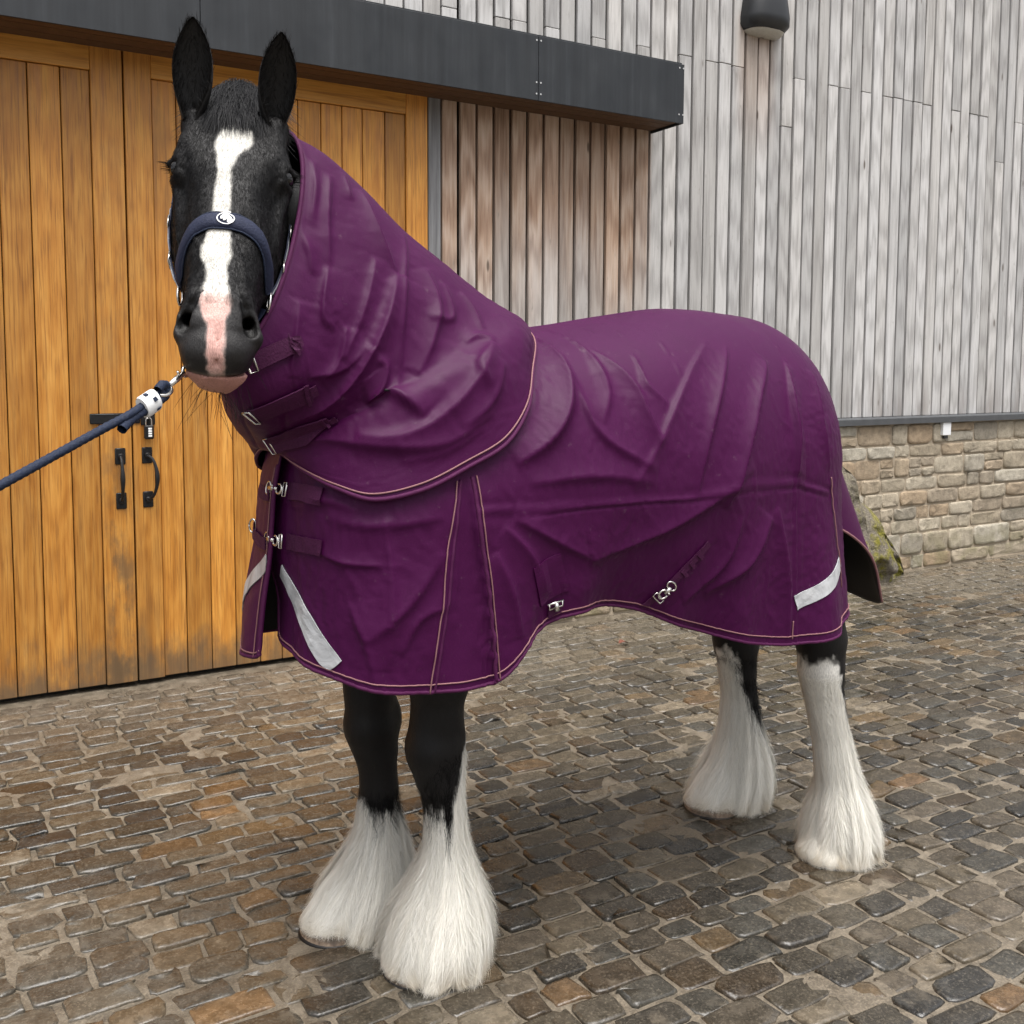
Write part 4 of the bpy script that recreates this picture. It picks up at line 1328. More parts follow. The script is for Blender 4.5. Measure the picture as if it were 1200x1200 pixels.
# mossy stone buttress at the foot of the plinth
br = np.random.default_rng(3)
nu, nv_ = 46, 34
U, V = np.meshgrid(np.linspace(0, 1, nu), np.linspace(0, 1, nv_), indexing='ij')
# profile: left hidden shoulder up to 1.0 m, sloping down to the right
xg = 5.55 + 1.52 * U
top = np.interp(xg, [5.55, 5.75, 6.15, 6.36, 6.40, 6.62, 6.66, 6.86, 7.0, 7.07], [0.25, 0.9, 1.02, 0.90, 0.70, 0.58, 0.46, 0.30, 0.10, 0.0])
dep = np.interp(xg, [5.55, 5.8, 6.7, 7.07], [0.10, 0.25, 0.26, 0.08])
zg = top * np.sin(V * np.pi / 2) ** 0.8
yg = 5.31 - dep * np.cos(V * np.pi / 2) ** 0.7
Pm = np.stack([xg, yg, zg], -1)
nn = noise3(Pm, 5.0, 1) * 0.14 + noise3(Pm, 14, 2) * 0.06 + noise3(Pm, 40, 3) * 0.02
Pm[..., 1] += nn; Pm[..., 2] = np.maximum(Pm[..., 2] + nn * 0.6, -0.01); Pm[..., 1] = np.minimum(Pm[..., 1], 5.33)
Pm[:, 0, 2] = -0.01
me = mesh_np('mossy_buttress', Pm.reshape(-1, 3), grid_faces(nu, nv_), True)
tag(obj('mossy_buttress', me, MAT['moss']), 'crumbling moss covered stone buttress at the foot of the plinth', 'buttress')

# ------------------------------------------------------------------ wall lamp above the boards
lamp = empty('wall_lamp', (5.43, WY, 4.05)); tag(lamp, 'black bulkhead lamp with frosted lens on the grey cladding', 'wall lamp')
def ring_at(cx, cy, cz, hw, dp, n=20, e=0.7):
    t = np.linspace(-np.pi / 2, np.pi / 2, n)
    xx = cx + np.sign(np.sin(t)) * np.abs(np.sin(t)) ** e * hw; yy = cy - np.abs(np.cos(t)) ** e * dp
    return np.stack([xx, yy, np.full(n, cz)], -1)
secs = []
for zz, hw, dp in ((4.04, 0.165, 0.13), (4.075, 0.195, 0.16), (4.13, 0.195, 0.165), (4.28, 0.17, 0.15), (4.42, 0.13, 0.12), (4.50, 0.07, 0.07), (4.515, 0.01, 0.01)):
    secs.append(ring_at(5.425, WY - 0.002, zz, hw, dp))
S = np.array(secs)
me = mesh_np('housing', S.reshape(-1, 3), grid_faces(len(secs), 20), True)
o = obj('housing', me, MAT['lamp_body'], lamp)
lr = [ring_at(5.425, WY - 0.002, 4.038, 0.162, 0.128), ring_at(5.43, WY - 0.004, 4.015, 0.14, 0.11), ring_at(5.43, WY - 0.004, 4.008, 0.02, 0.02)]
me = mesh_np('lens', np.array(lr).reshape(-1, 3), grid_faces(3, 20), True)
obj('lens', me, MAT['lamp_lens'], lamp)
# ------------------------------------------------------------------ horse mesh
horse = empty('horse', (1.85, 2.44, 0))
tag(horse, 'black heavy horse with white blaze and white feathered legs wearing a plum rug', 'horse')
def sample_grid(fn, lo, hi, h):
    ax = [np.arange(lo[i], hi[i] + h, h) for i in range(3)]
    F = np.empty([len(q) for q in ax], np.float32)
    Y, Z = np.meshgrid(ax[1], ax[2], indexing='ij')
    step = max(1, int(400000 / Y.size))
    for i in range(0, len(ax[0]), step):
        xs_ = ax[0][i:i + step]
        P = np.empty((len(xs_),) + Y.shape + (3,))
        P[..., 0] = xs_[:, None, None]; P[..., 1] = Y; P[..., 2] = Z
        F[i:i + step] = fn(P)
    return F, ax
# body, neck and legs on a 12 mm grid, head (in its own axes) on a 5 mm grid: joined to one mesh
F, ax = sample_grid(sd_body, (0.62, 1.93, 0.0), (2.92, 2.92, 2.30), 0.0125)
Vb, Fb = surface_nets(F, (ax[0][0], ax[1][0], ax[2][0]), 0.0125)
F, ax = sample_grid(sd_head, (-0.18, -0.16, -0.36), (0.79, 0.16, 0.08), 0.0042)
Vh, Fh = surface_nets(F, (ax[0][0], ax[1][0], ax[2][0]), 0.0042)
Th = Vh.copy()
Vh = from_head(Vh)
if np.linalg.det(np.stack([HT, HA, HB])) < 0: Fh = Fh[:, ::-1]

BLACK = np.array((0.0062, 0.0058, 0.0062)); WHITE = np.array((0.60, 0.585, 0.545)); PINK = np.array((0.47, 0.25, 0.215))
def head_colour(T):
    t, a, b = T[..., 0], T[..., 1], T[..., 2]
    n1 = noise3(T * np.array((0.35, 1, 1)), 75, 1) * 0.007 + noise3(T, 22, 2) * 0.006
    # blaze: centre and half width down the face
    cen = spl(t, [0.06, 0.10, 0.14, 0.20, 0.30, 0.40, 0.47, 0.52, 0.60, 0.66, 0.74], BL_C)
    hw = spl(t, [0.06, 0.10, 0.14, 0.20, 0.30, 0.40, 0.47, 0.52, 0.60, 0.66, 0.74], BL_W)
    front = sstep(-0.10, -0.04, b)
    m = sstep(0.004, -0.004, np.abs(a - cen) - hw + n1) * sstep(0.055, 0.072, t + n1 * 1.4) * front
    col = BLACK * (1 + 0.25 * noise3(T, 20, 3)[..., None]) + 0 * T
    col = col * (1 - m[..., None]) + WHITE * m[..., None]
    # bare pink skin on the nose and lips
    pk = sstep(0.555, 0.62, t + 1.5 * n1) * m
    pk = np.maximum(pk, 0)
    col = col * (1 - pk[..., None] * 0.9) + PINK * pk[..., None] * 0.9
    lip = sstep(-0.002, 0.003, t - 0.738 - 1.2 * (b + 0.075)) * sstep(-0.055, -0.062, b) * sstep(0.66, 0.68, t)
    col = col * (1 - lip[..., None]) + (PINK * np.array((0.92, 0.9, 0.9))) * lip[..., None]
    # lighter rim of the upper lip
    ul = np.exp(-((t - 0.732 - 1.2 * (b + 0.075)) / 0.006) ** 2) * sstep(0.055, 0.04, np.abs(a)) * 0.6 * sstep(-0.045, -0.06, b)
    col = col * (1 - ul[..., None]) + np.array((0.30, 0.25, 0.22)) * ul[..., None]
    # nostril interior: shade of the cavity put into the colour as near-black
    sa = np.abs(a)
    nz = sstep(0.005, 0.001, nostril(np.stack([t, sa, b], -1)))
    col = col * (1 - nz[..., None]) + np.array((0.0018, 0.0014, 0.0014)) * nz[..., None]
    # greyish thin-haired muzzle
    mz = sstep(0.56, 0.64, t) * (1 - m) * (1 - lip) * (1 - nz) * 0.7
    col = col * (1 - mz[..., None]) + np.array((0.017, 0.0155, 0.0155)) * mz[..., None]
    return col
BL_C = [0.008, 0.006, 0.000, -0.010, -0.012, -0.012, -0.014, -0.010, -0.008, -0.002, 0.002]
BL_W = [0.018, 0.034, 0.040, 0.020, 0.0165, 0.021, 0.030, 0.021, 0.030, 0.019, 0.016]
def leg_white(P):
    """0 black .. 1 white, ragged line where the stockings begin"""
    x, y, z = P[..., 0], P[..., 1], P[..., 2]
    n = noise3(P * np.array((1, 1, 0.35)), 60, 4) * 0.05 + noise3(P * np.array((1, 1, 0.4)), 18, 7) * 0.05
    w = np.zeros_like(x)
    front = (x < 1.8)
    near = (y < 2.50)
    # near fore: white climbs the back of the leg
    zl = 0.43 + 0.20 * sstep(1.25, 1.32, x)
    w = np.where(front & near, sstep(0.012, -0.012, z - zl + n), w)
    zl = 0.37 - 0.02 * sstep(1.18, 1.26, x)
    w = np.where(front & ~near, sstep(0.012, -0.012, z - zl + n), w)
    # hind: white climbs the front of the cannon, black runs down the back
    zl = 0.71 - 0.20 * sstep(2.60, 2.69, x)
    w = np.where(~front & near, sstep(0.012, -0.012, z - zl + n), w)
    zl = 0.61 - 0.27 * sstep(2.63, 2.80, x)
    w = np.where(~front & ~near, sstep(0.012, -0.012, z - zl + n), w)
    return w
lw = leg_white(Vb)[:, None]
cb = BLACK * (1 - lw) + WHITE * lw
ch = head_colour(Th)

# ears: cupped leaves, front and back skins
def ear(base, tip, right, fwd, wid, curl):
    """base/tip world points, right = across the ear, fwd = direction the cup opens"""
    nu, nv2 = 22, 17
    u = np.linspace(0, 1, nu)[:, None]; s = np.linspace(-1, 1, nv2)[None]
    ax_ = tip - base; L = np.linalg.norm(ax_); ax_ = ax_ / L
    right = norm(right - ax_ * (right @ ax_)); fwd = norm(np.cross(ax_, right)) * np.sign(np.dot(np.cross(ax_, right), fwd))
    w = wid * spl(u, [0, 0.12, 0.30, 0.48, 0.68, 0.85, 0.95, 1], [0.44, 0.64, 0.92, 1.0, 0.88, 0.55, 0.25, 0.02])
    cup = wid * spl(u, [0, 0.2, 0.5, 0.8, 1], [0.85, 0.8, 0.62, 0.30, 0.02])
    lean = curl * L * u ** 2.4
    rim = 0.10 * wid * np.abs(s) ** 6
    P = (base + ax_ * (L * u)[..., None] + right * (w * np.sin(s * 1.25) / np.sin(1.25) + lean - 0.25 * wid * np.abs(s) ** 3 * np.sign(s) * (1 - u) * 0.8)[..., None]
         + fwd * (-cup * (np.cos(s * 1.45) - 0.25) + 0.10 * L * u ** 2 + rim)[..., None])
    N = grid_normals(P)
    sgn = np.sign((N[nu // 2, nv2 // 2] @ fwd))
    th = 0.0045 * np.clip(1.2 - u, 0.2, 1)[..., None] * np.clip(1.02 - np.abs(s) ** 4, 0.05, 1)[..., None]
    back = P - sgn * N * th * 2
    vs = np.concatenate([P.reshape(-1, 3), back.reshape(-1, 3)])
    f = grid_faces(nu, nv2)
    n0 = nu * nv2
    fs = [f if sgn > 0 else f[:, ::-1], (f[:, ::-1] if sgn > 0 else f) + n0]
    # rim
    for col_ in (0, nv2 - 1):
        i = np.arange(nu - 1) * nv2 + col_
        q = np.stack([i, i + nv2, i + nv2 + n0, i + n0], -1)
        fs.append(q if (col_ == 0) == (sgn > 0) else q[:, ::-1])
    i = (nu - 1) * nv2 + np.arange(nv2 - 1)
    fs.append(np.stack([i, i + 1, i + 1 + n0, i + n0], -1))
    return vs, np.concatenate(fs)
VIEW = norm(np.array([-0.29, -0.957, -0.02]))
RGT = np.array([0.957, -0.29, 0.0])
eL = ear(np.array([0.592, 2.30, 2.212]), np.array([0.612, 2.295, 2.430]), RGT * 0.97 + VIEW * 0.2, VIEW - RGT * 0.25, 0.049, -0.02)
eR = ear(np.array([0.772, 2.245, 2.194]), np.array([0.772, 2.225, 2.408]), RGT * 0.97 - VIEW * 0.2, VIEW + RGT * 0.25, 0.047, 0.02)

V = [Vb, Vh]; Fc = [Fb, Fh + len(Vb)]; Cc = [cb, ch]
nb_ = len(Vb) + len(Vh)
for vs, fs in (eL, eR):
    V.append(vs); Fc.append(fs + nb_); nb_ += len(vs)
    n0 = len(vs) // 2
    c = np.tile(BLACK * 0.9, (len(vs), 1)); c[:n0] = BLACK * 0.5
    Cc.append(c)
V = np.concatenate(V); Fc = np.concatenate(Fc); Cc = np.concatenate(Cc)
me = mesh_np('body', V, Fc, True)
at = me.color_attributes.new('coat', 'FLOAT_COLOR', 'POINT')
c4 = np.ones((len(V), 4), np.float32); c4[:, :3] = np.clip(Cc, 0, 1)
at.data.foreach_set('color', c4.ravel())
obj('body', me, MAT['coat'], horse)

# eyes
def uvsphere(c, r, n=16, m=20):
    th = np.linspace(0, np.pi, n)[:, None]; ph = np.linspace(0, 2 * np.pi, m, endpoint=False)[None]
    P = np.stack([np.sin(th) * np.cos(ph), np.sin(th) * np.sin(ph), np.cos(th) + 0 * ph], -1) * r + np.asarray(c)
    return P.reshape(-1, 3), grid_faces(n, m, True)[:, ::-1]
for s in (-1, 1):
    c = from_head(np.array([0.192, s * 0.115, -0.041]))
    vs, fs = uvsphere(c, 0.0205)
    obj('eye', mesh_np('eye', vs, fs, True), MAT['eye'], horse)

# hair ribbons -------------------------------------------------------------
def ribbons(paths, widths, cols, face):
    """paths (n,k,3), widths (n,), cols (n,k,3) or (n,3), face (n,3): ribbon normal; two-triangle-wide tapered strips"""
    n, k = paths.shape[:2]
    tan = norm(np.gradient(paths, axis=1))
    side = norm(np.cross(tan, face[:, None]))
    tp = np.array([0.55] + [1.0] * (k - 2) + [0.12]) * np.linspace(1, 0.8, k)
    off = side * (widths[:, None] * tp[None])[..., None] * 0.5
    vs = np.stack([paths - off, paths + off], 2).reshape(-1, 3)
    base = (np.arange(n) * k * 2)[:, None]
    j = (np.arange(k - 1) * 2)[None]
    fs = np.stack([base + j, base + j + 1, base + j + 3, base + j + 2], -1).reshape(-1, 4)
    if cols.ndim == 2: cols = np.repeat(cols[:, None], k, 1)
    cc = np.repeat(cols[:, :, None], 2, 2).reshape(-1, 3)
    return vs, fs, cc
def hair_obj(name, vs, fs, cc, parent):
    me = mesh_np(name, vs, fs, True)
    set_tone(me, np.clip(cc, 0, 1))
    o = obj(name, me, MAT['hair'], parent)
    return o

hr = np.random.default_rng(31)
def feather(L, n):
    zmax = L['top']
    ta = math.atan2(L['toe'][1], L['toe'][0])
    u = hr.random(n)
    z0 = 0.05 + (zmax - 0.05) * u ** 1.15
    phi = hr.uniform(0, 2 * np.pi, n)
    # clumps
    nc = 95
    ck = hr.uniform(0, 2 * np.pi, nc); ck.sort()
    nearest = ck[np.argmin(np.abs(np.angle(np.exp(1j * (phi[:, None] - ck[None])))), axis=1)]
    dphi = np.angle(np.exp(1j * (nearest - phi)))
    length = hr.uniform(0.07, 0.17, n) * (0.28 + 0.72 * sstep(zmax, zmax - 0.20, z0)) * (0.75 + 0.8 * sstep(0.5, 0.12, z0)) * (1 + 0.25 * np.sin(nearest * 9 + 1))
    toe = np.cos(phi - ta)
    # hair tips end a little above the ground, more so over an open toe
    zend = np.maximum(z0 - length, 0.004 + hr.uniform(0, 0.022, n) + L['open'] * 0.10 * sstep(0.55, 0.95, toe) * hr.uniform(0.6, 1.2, n))
    k = 5
    s = np.linspace(0, 1, k)[None]
    z = z0[:, None] + (zend - z0)[:, None] * s ** 1.0
    lift = hr.uniform(0.0, 1, n)[:, None] ** 1.6
    ph = phi[:, None] + dphi[:, None] * hr.uniform(0.35, 0.95, n)[:, None] * s ** 1.2 + hr.normal(0, 0.06, n)[:, None] * s + 0.10 * np.sin(s * 5.5 + nearest[:, None] * 7) * s + 0.06 * np.sin(s * 9 + nearest[:, None] * 31) * s
    R, cx, cy = env_phi(L, np.clip(z, 0, 0.62), ph)
    up = sstep(0.62, 0.35, z0)[:, None]
    rho = R * (0.87 + 0.13 * s ** 0.6 + 0.11 * lift ** 2 * s + 0.075 * np.sin(nearest * 17)[:, None] * s ** 1.5) + 0.008 * lift * s * up + hr.normal(0, 0.004, n)[:, None] * s
    # last bit curls under/out where it meets the ground
    rho = rho + 0.012 * s ** 3 * sstep(0.10, 0.0, z) * hr.uniform(-0.4, 1.2, n)[:, None]
    # hair lies on the leg and hoof, never inside them
    for _ in range(3):
        paths = np.stack([cx + rho * np.cos(ph), cy + rho * np.sin(ph), z], -1)
        c = L['chain']; d = np.full(z.shape, 9.0)
        for q in range(2, len(c) - 1):
            d = np.minimum(d, d_cone(paths, c[q][:3], c[q + 1][:3], c[q][3], c[q + 1][3]))
        hx, hy = L['hoof']
        d = np.minimum(d, d_cone(paths, (hx, hy, 0.0), (hx + 0.03, hy, 0.085), 0.109, 0.078))
        rho = rho + np.maximum(0, 0.0035 + 0.006 * lift - d)
    paths = np.stack([cx + rho * np.cos(ph), cy + rho * np.sin(ph), z], -1)
    face = np.stack([np.cos(phi), np.sin(phi), np.full(n, 0.25)], -1)
    face = norm(face + hr.normal(0, 0.14, (n, 3)))
    wid = hr.uniform(0.0006, 0.0014, n)
    root = np.array((0.80, 0.77, 0.70)); tipc = np.array((0.90, 0.885, 0.83))
    tone = hr.uniform(0.84, 1.04, n)[:, None] * (1 + 0.06 * np.sin(nearest * 23))[:, None]
    cream = hr.random(n)[:, None] ** 2
    base = (root * cream + tipc * (1 - cream)) * tone
    cols = np.repeat(base[:, None], k, 1)
    # grubby yellow-brown ends near the ground
    g = sstep(0.09, 0.01, z)[..., None] * (0.10 + 0.40 * np.sin(nearest * 13 + 2)[:, None, None].clip(0, 1) + hr.uniform(0, 0.3, n)[:, None, None])
    cols = cols * (1 - g) + np.array((0.50, 0.40, 0.25)) * g
    # upper hair keeps the coat colour it grows from
    rootp = np.stack([cx[:, 0] + R[:, 0] * np.cos(phi), cy[:, 0] + R[:, 0] * np.sin(phi), z0], -1)
    wht = leg_white(rootp)[:, None, None]
    cols = cols * wht + BLACK * 1.1 * (1 - wht)
    keep = (hr.random(n) < 0.12 + wht[:, 0, 0])
    return ribbons(paths[keep], wid[keep], cols[keep], face[keep])
for key, n in (('nf', 60000), ('ff', 46000), ('nr', 44000), ('fr', 42000)):
    o = hair_obj('feather', *feather(LEGS[key], n), horse)

# hooves with iron shoes
def hoof(L):
    cx, cy = L['hoof']
    n = 28
    ta = math.atan2(L['toe'][1], L['toe'][0])
    ph = np.linspace(0, 2 * np.pi, n, endpoint=False)
    def ring(r, z, sh):
        rr = r * (1 + 0.06 * np.cos(ph - ta)) * np.where(np.cos(ph - ta) < -0.7, 0.93, 1)
        return np.stack([cx + rr * np.cos(ph) - sh * math.cos(ta), cy + rr * np.sin(ph) - sh * math.sin(ta), np.full(n, z)], -1)
    rings = [ring(0.103, 0.012, 0.0), ring(0.100, 0.026, 0.005), ring(0.094, 0.045, 0.013), ring(0.087, 0.062, 0.022), ring(0.078, 0.078, 0.030), ring(0.05, 0.084, 0.030)]
    P = np.array(rings); P += (noise3(P, 40, 2) * 0.003)[..., None]
    me = mesh_np('hoof', P.reshape(-1, 3), grid_faces(len(rings), n, True), True)
    o = obj('hoof', me, MAT['hoof'], horse)
    rings = [ring(0.070, 0.0125, 0), ring(0.107, 0.0125, 0.0), ring(0.108, 0.002, 0.0), ring(0.07, 0.002, 0)]
    me = mesh_np('horseshoe', np.array(rings).reshape(-1, 3), grid_faces(4, n, True), False)
    obj('horseshoe', me, MAT['shoe'], horse if False else o)
for L in LEGS.values(): hoof(L)

# forelock: short dark hair between the ears
def lock(n):
    a0 = hr.normal(0, 0.048, n).clip(-0.085, 0.085)
    t0 = hr.uniform(-0.145, 0.025, n)
    ln = hr.uniform(0.05, 0.125, n)
    k = 6; s = np.linspace(0, 1, k)[None]
    t = t0[:, None] + ln[:, None] * s
    a_ = a0[:, None] + (hr.normal(0, 0.018, n) + a0 * 0.25)[:, None] * s ** 1.3
    bsurf = spl(t, _t, _bf)
    w = spl(t, _t, _w)
    bb_ = bsurf - 0.055 * np.clip(np.abs(a_) / w, 0, 1) ** 2.4
    b_ = bb_ - 0.004 + (0.020 * np.sin(np.pi * np.clip(s, 0, 1) * 0.85) * hr.uniform(0.1, 1.0, n)[:, None] ** 1.5 + 0.003 * s)
    P = from_head(np.stack([t, a_, b_], -1))
    face = norm(HB + hr.normal(0, 0.4, (n, 3)))
    tone = hr.uniform(0.7, 1.9, n)[:, None]
    col = np.array((0.0085, 0.0085, 0.0098)) * tone
    return ribbons(P, hr.uniform(0.0006, 0.0015, n), col, face)
hair_obj('forelock', *lock(8000), horse)

# short coat on the face: hairs carry the colour of their root, so the blaze edge is feathered
def face_coat(n):
    tri = Fh[:, :3]
    A_ = Th[tri]
    w_ = np.linalg.norm(np.cross(A_[:, 1] - A_[:, 0], A_[:, 2] - A_[:, 0]), axis=1) * (A_[:, 0, 2] > -0.17) * (A_[:, 0, 0] > -0.02) * (A_[:, 0, 0] < 0.60)
    pick = hr.choice(len(tri), n, p=w_ / w_.sum())
    u_, v_ = hr.random(n)[:, None], hr.random(n)[:, None]
    q_ = Fh[pick]
    R_ = (Th[q_[:, 0]] * (1 - u_) * (1 - v_) + Th[q_[:, 1]] * u_ * (1 - v_) + Th[q_[:, 2]] * u_ * v_ + Th[q_[:, 3]] * (1 - u_) * v_)
    e_ = 0.004
    g_ = np.stack([sd_head(R_ + np.eye(3)[i] * e_) - sd_head(R_ - np.eye(3)[i] * e_) for i in range(3)], -1)
    g_ = norm(g_)
    flow = np.stack([np.ones(n), 1.2 * R_[:, 1] / 0.1 * 0.35, np.zeros(n)], -1) + hr.normal(0, 0.22, (n, 3))
    flow = norm(flow - g_ * (flow * g_).sum(-1, keepdims=True))
    ln = hr.uniform(0.006, 0.012, n)[:, None]
    s3 = np.array([0, 0.5, 1.0])
    P_ = R_[:, None] + (ln * s3[None])[..., None] * (flow[:, None] * np.array([1 / HS, 1, 1])) + (ln * np.array([-0.05, 0.16, 0.10])[None])[..., None] * g_[:, None]
    col = head_colour(R_) * hr.uniform(0.6, 1.5, n)[:, None]
    keep = np.abs(nostril(np.stack([R_[:, 0], np.abs(R_[:, 1]), R_[:, 2]], -1))) > 0.004
    W_ = from_head(P_)
    nrm_ = norm(g_[:, :1] * HT + g_[:, 1:2] * HA + g_[:, 2:3] * HB + hr.normal(0, 0.25, (n, 3)))
    return ribbons(W_[keep], hr.uniform(0.0005, 0.0011, n)[keep], col[keep], nrm_[keep])
hair_obj('face_hair', *face_coat(42000), horse)
# soft hair lining the ears
def ear_hair(E, n):
    vs, fs = E
    n0 = len(vs) // 2
    G = vs[:n0].reshape(22, 17, 3)
    u_ = 20 * hr.random(n) ** 1.5 + 0.2; edge_ = hr.random(n) < 0.6
    v_ = np.where(edge_, np.where(hr.random(n) < 0.5, hr.uniform(0, 1.2, n), hr.uniform(14.8, 16, n)), hr.uniform(2, 14, n))
    p0 = bil(G, u_, v_)
    up_ = norm(G[-1, 8] - G[0, 8])
    inw = norm(bil(G, u_, np.full(n, 8.0)) - p0 + 1e-6)
    d_ = norm(up_ * 0.75 + inw * 0.25 + VIEW * 0.35 + hr.normal(0, 0.25, (n, 3)))
    ln = hr.uniform(0.008, 0.022, n)[:, None]
    P_ = p0[:, None] + (ln * np.array([0, 0.5, 1.0])[None])[..., None] * d_[:, None]
    return ribbons(P_, hr.uniform(0.0006, 0.0012, n), np.array((0.006, 0.0055, 0.0055)) * hr.uniform(0.5, 2.2, n)[:, None], norm(VIEW + hr.normal(0, 0.4, (n, 3))))
for E_ in (eL, eR): hair_obj('ear_hair', *ear_hair(E_, 1100), horse)
# eyelashes and chin whiskers
def lashes(s):
    out = []
    for s in (s,):
        n = 24
        x = hr.uniform(-1, 1, n)
        t = 0.176 + 0.022 * x ** 2 + 0.004 * x; a_ = s * (0.138 - 0.010 * x ** 2); b_ = -0.045 + 0.022 * x
        q = np.linspace(0, 1, 5)[None]
        ln = hr.uniform(0.018, 0.036, n)[:, None]
        P = np.stack([t[:, None] + ln * 0.45 * q ** 2 - ln * 0.1 * q, a_[:, None] + s * ln * 0.75 * q, b_[:, None] + ln * 0.4 * q], -1)
        out.append(from_head(P))
    P = np.concatenate(out)
    n = len(P)
    return ribbons(P, np.full(n, 0.0008), np.tile((0.006, 0.006, 0.006), (n, 1)), norm(np.tile(VIEW, (n, 1))))
for s in (-1, 1): hair_obj('eyelashes', *lashes(s), horse)
def whiskers(n):
    t0 = hr.uniform(0.66, 0.755, n); a0 = hr.normal(0.01, 0.03, n).clip(-0.05, 0.06); b0 = -0.145 + hr.normal(0, 0.014, n)
    q = np.linspace(0, 1, 6)[None]
    ln = hr.uniform(0.025, 0.075, n)[:, None]
    sp = hr.normal(0, 0.45, n)[:, None] + (a0 * 8)[:, None]
    droop = np.array([0, 0, -1.0])
    P = from_head(np.stack([t0[:, None] + 0 * q, a0[:, None] + 0 * q, b0[:, None] + 0 * q], -1))
    d = norm(HT * 0.7 + HB * -0.25 + HA * 0.0)
    P = P + (ln * q)[..., None] * d + (ln * q * sp)[..., None] * HA + (ln * q ** 2 * 0.25)[..., None] * droop
    return ribbons(P, hr.uniform(0.0005, 0.0010, n), np.array((0.012, 0.010, 0.009)) * hr.uniform(0.5, 2.5, n)[:, None], norm(VIEW + hr.normal(0, 0.4, (n, 3))))
hair_obj('whiskers', *whiskers(80), horse)
# ------------------------------------------------------------------ rug meshes
rug = empty('horse_rug', (1.85, 2.44, 0.9))
tag(rug, 'plum purple waterproof horse rug with neck cover and silver reflective strips', 'horse rug')

def relax(P, it=2, lam=0.5):
    for _ in range(it):
        Q = P.copy()
        Q[1:-1, 1:-1] = (P[2:, 1:-1] + P[:-2, 1:-1] + P[1:-1, 2:] + P[1:-1, :-2]) / 4
        P = P + lam * (Q - P)
    return P

def body_half(far):
    P, a, v, q = rug_sheet(330, 170, far)
    N = grid_normals(P)
    c = np.array([1.75, YC, 1.3])
    if ((N * (P - c)).sum(-1)).mean() < 0: N = -N
    top = sstep(0.0, 0.10, v) + 0 * a                     # nothing moves on the spine itself
    if not far:
        D = fold_disp(P, FOLDS_BODY)
    else:
        M = P.copy(); M[..., 1] = 2 * YC - M[..., 1]
        M[..., 0] += 0.06
        D = fold_disp(M, FOLDS_BODY[4:16])
    sd = 3 if far else 0
    D = D + 0.0085 * noise3(P * np.array((1, 1, 0.6)), 5.5, 11 + sd) + 0.0022 * noise3(P, 15, 12 + sd) + 0.0008 * noise3(P, 38, 13 + sd)
    # sharp little creases: folded noise
    nz = noise3(P * np.array((1.0, 1.0, 0.8)), 9.0, 15 + sd)
    D = D + 0.010 * np.maximum(0, 0.16 - np.abs(nz)) * (0.5 + noise3(P, 3, 16 + sd)).clip(0, 1)
    # stitched seam at mid height, rear seam
    A = a + 0 * v; Vv = v + 0 * a
    for S, hgt in ((MID_SEAM, 0.0028), (REAR_SEAM, 0.003)):
        d, side, t = pl_dist(np.stack([A * 2.4, Vv * 1.1], -1), np.array(S) * np.array([2.4, 1.1]))
        D = D + hgt * np.exp(-(d / 0.006) ** 2) * np.clip((t - 0.0) * 30, 0, 1) * np.clip((1 - t) * 30, 0, 1) - 0.002 * np.exp(-((d - 0.012) / 0.006) ** 2)
    # shoulder gusset: cloth dives behind the panel behind it
    aL = np.interp(v, [p[1] for p in GUS_L], [p[0] for p in GUS_L]); aR = np.interp(v, [p[1] for p in GUS_R], [p[0] for p in GUS_R])
    f = np.clip((a - aL) / (aR - aL), -1, 2)
    on = sstep(0.50, 0.60, v)
    ga = (a - aR)
    prof = np.clip(f, 0, 1) ** 1.3 * sstep(0.0, -0.010, ga)
    dv = -0.036 * prof * (0.35 + 0.65 * sstep(0.5, 1, v)) + 0.008 * sstep(-0.010, 0.0, ga) * np.exp(-np.clip(ga, 0, 1) * 25) + 0.005 * sstep(0.004, -0.002, a - aL) * np.exp(np.clip(a - aL, -1, 0) * 30)
    D = D + on * dv
    X = P + N * (D * top)[..., None]
    # spare cloth: most over the back and the hanging skirt, none at the stitched mid seam
    sp = (0.038 + 0.04 * noise3(P, 2.5, 51 + sd)).clip(0.004, 0.08) * sstep(0.0, 0.10, v) * sstep(0, 0.03, a) * (1 - 0.75 * on * sstep(-0.02, 0.0, a - aL) * sstep(0.02, 0.0, a - aR))
    P = settle(X, P, N, sp, sp * 0.45, 120, 0.010, 1.2e-4, pin_last=False)
    P = relax(P, 1, 0.25)
    # front closure: the far flap laps over the near one, both part below the lower buckle
    ea = np.exp(-((a + 0 * v) / 0.045) ** 2)
    if far:
        P[..., 0] -= 0.016 * ea
        P[..., 1] -= 0.075 * ea * (1 - 0.25 * q)
        P[..., 0] -= 0.035 * np.exp(-((a - 0.05) / 0.05) ** 2) * sstep(0.45, 0.9, v)
        P[..., 0] -= 0.012 * q * np.exp(-((a - 0.05) / 0.06) ** 2)
        P[..., 2] += 0.020 * ea ** 3 * q ** 6
        P[..., 2] -= 0.040 * np.exp(-(a / 0.10) ** 2) * q
    else:
        P[..., 1] += 0.045 * ea * (1 - 1.3 * q)
        P[..., 0] += 0.004 * ea + 0.030 * np.exp(-(a / 0.040) ** 2) * sstep(0.62, 0.85, v)
        P[..., 2] += 0.012 * ea * q ** 4
    return P
RN, RF = body_half(False), body_half(True)

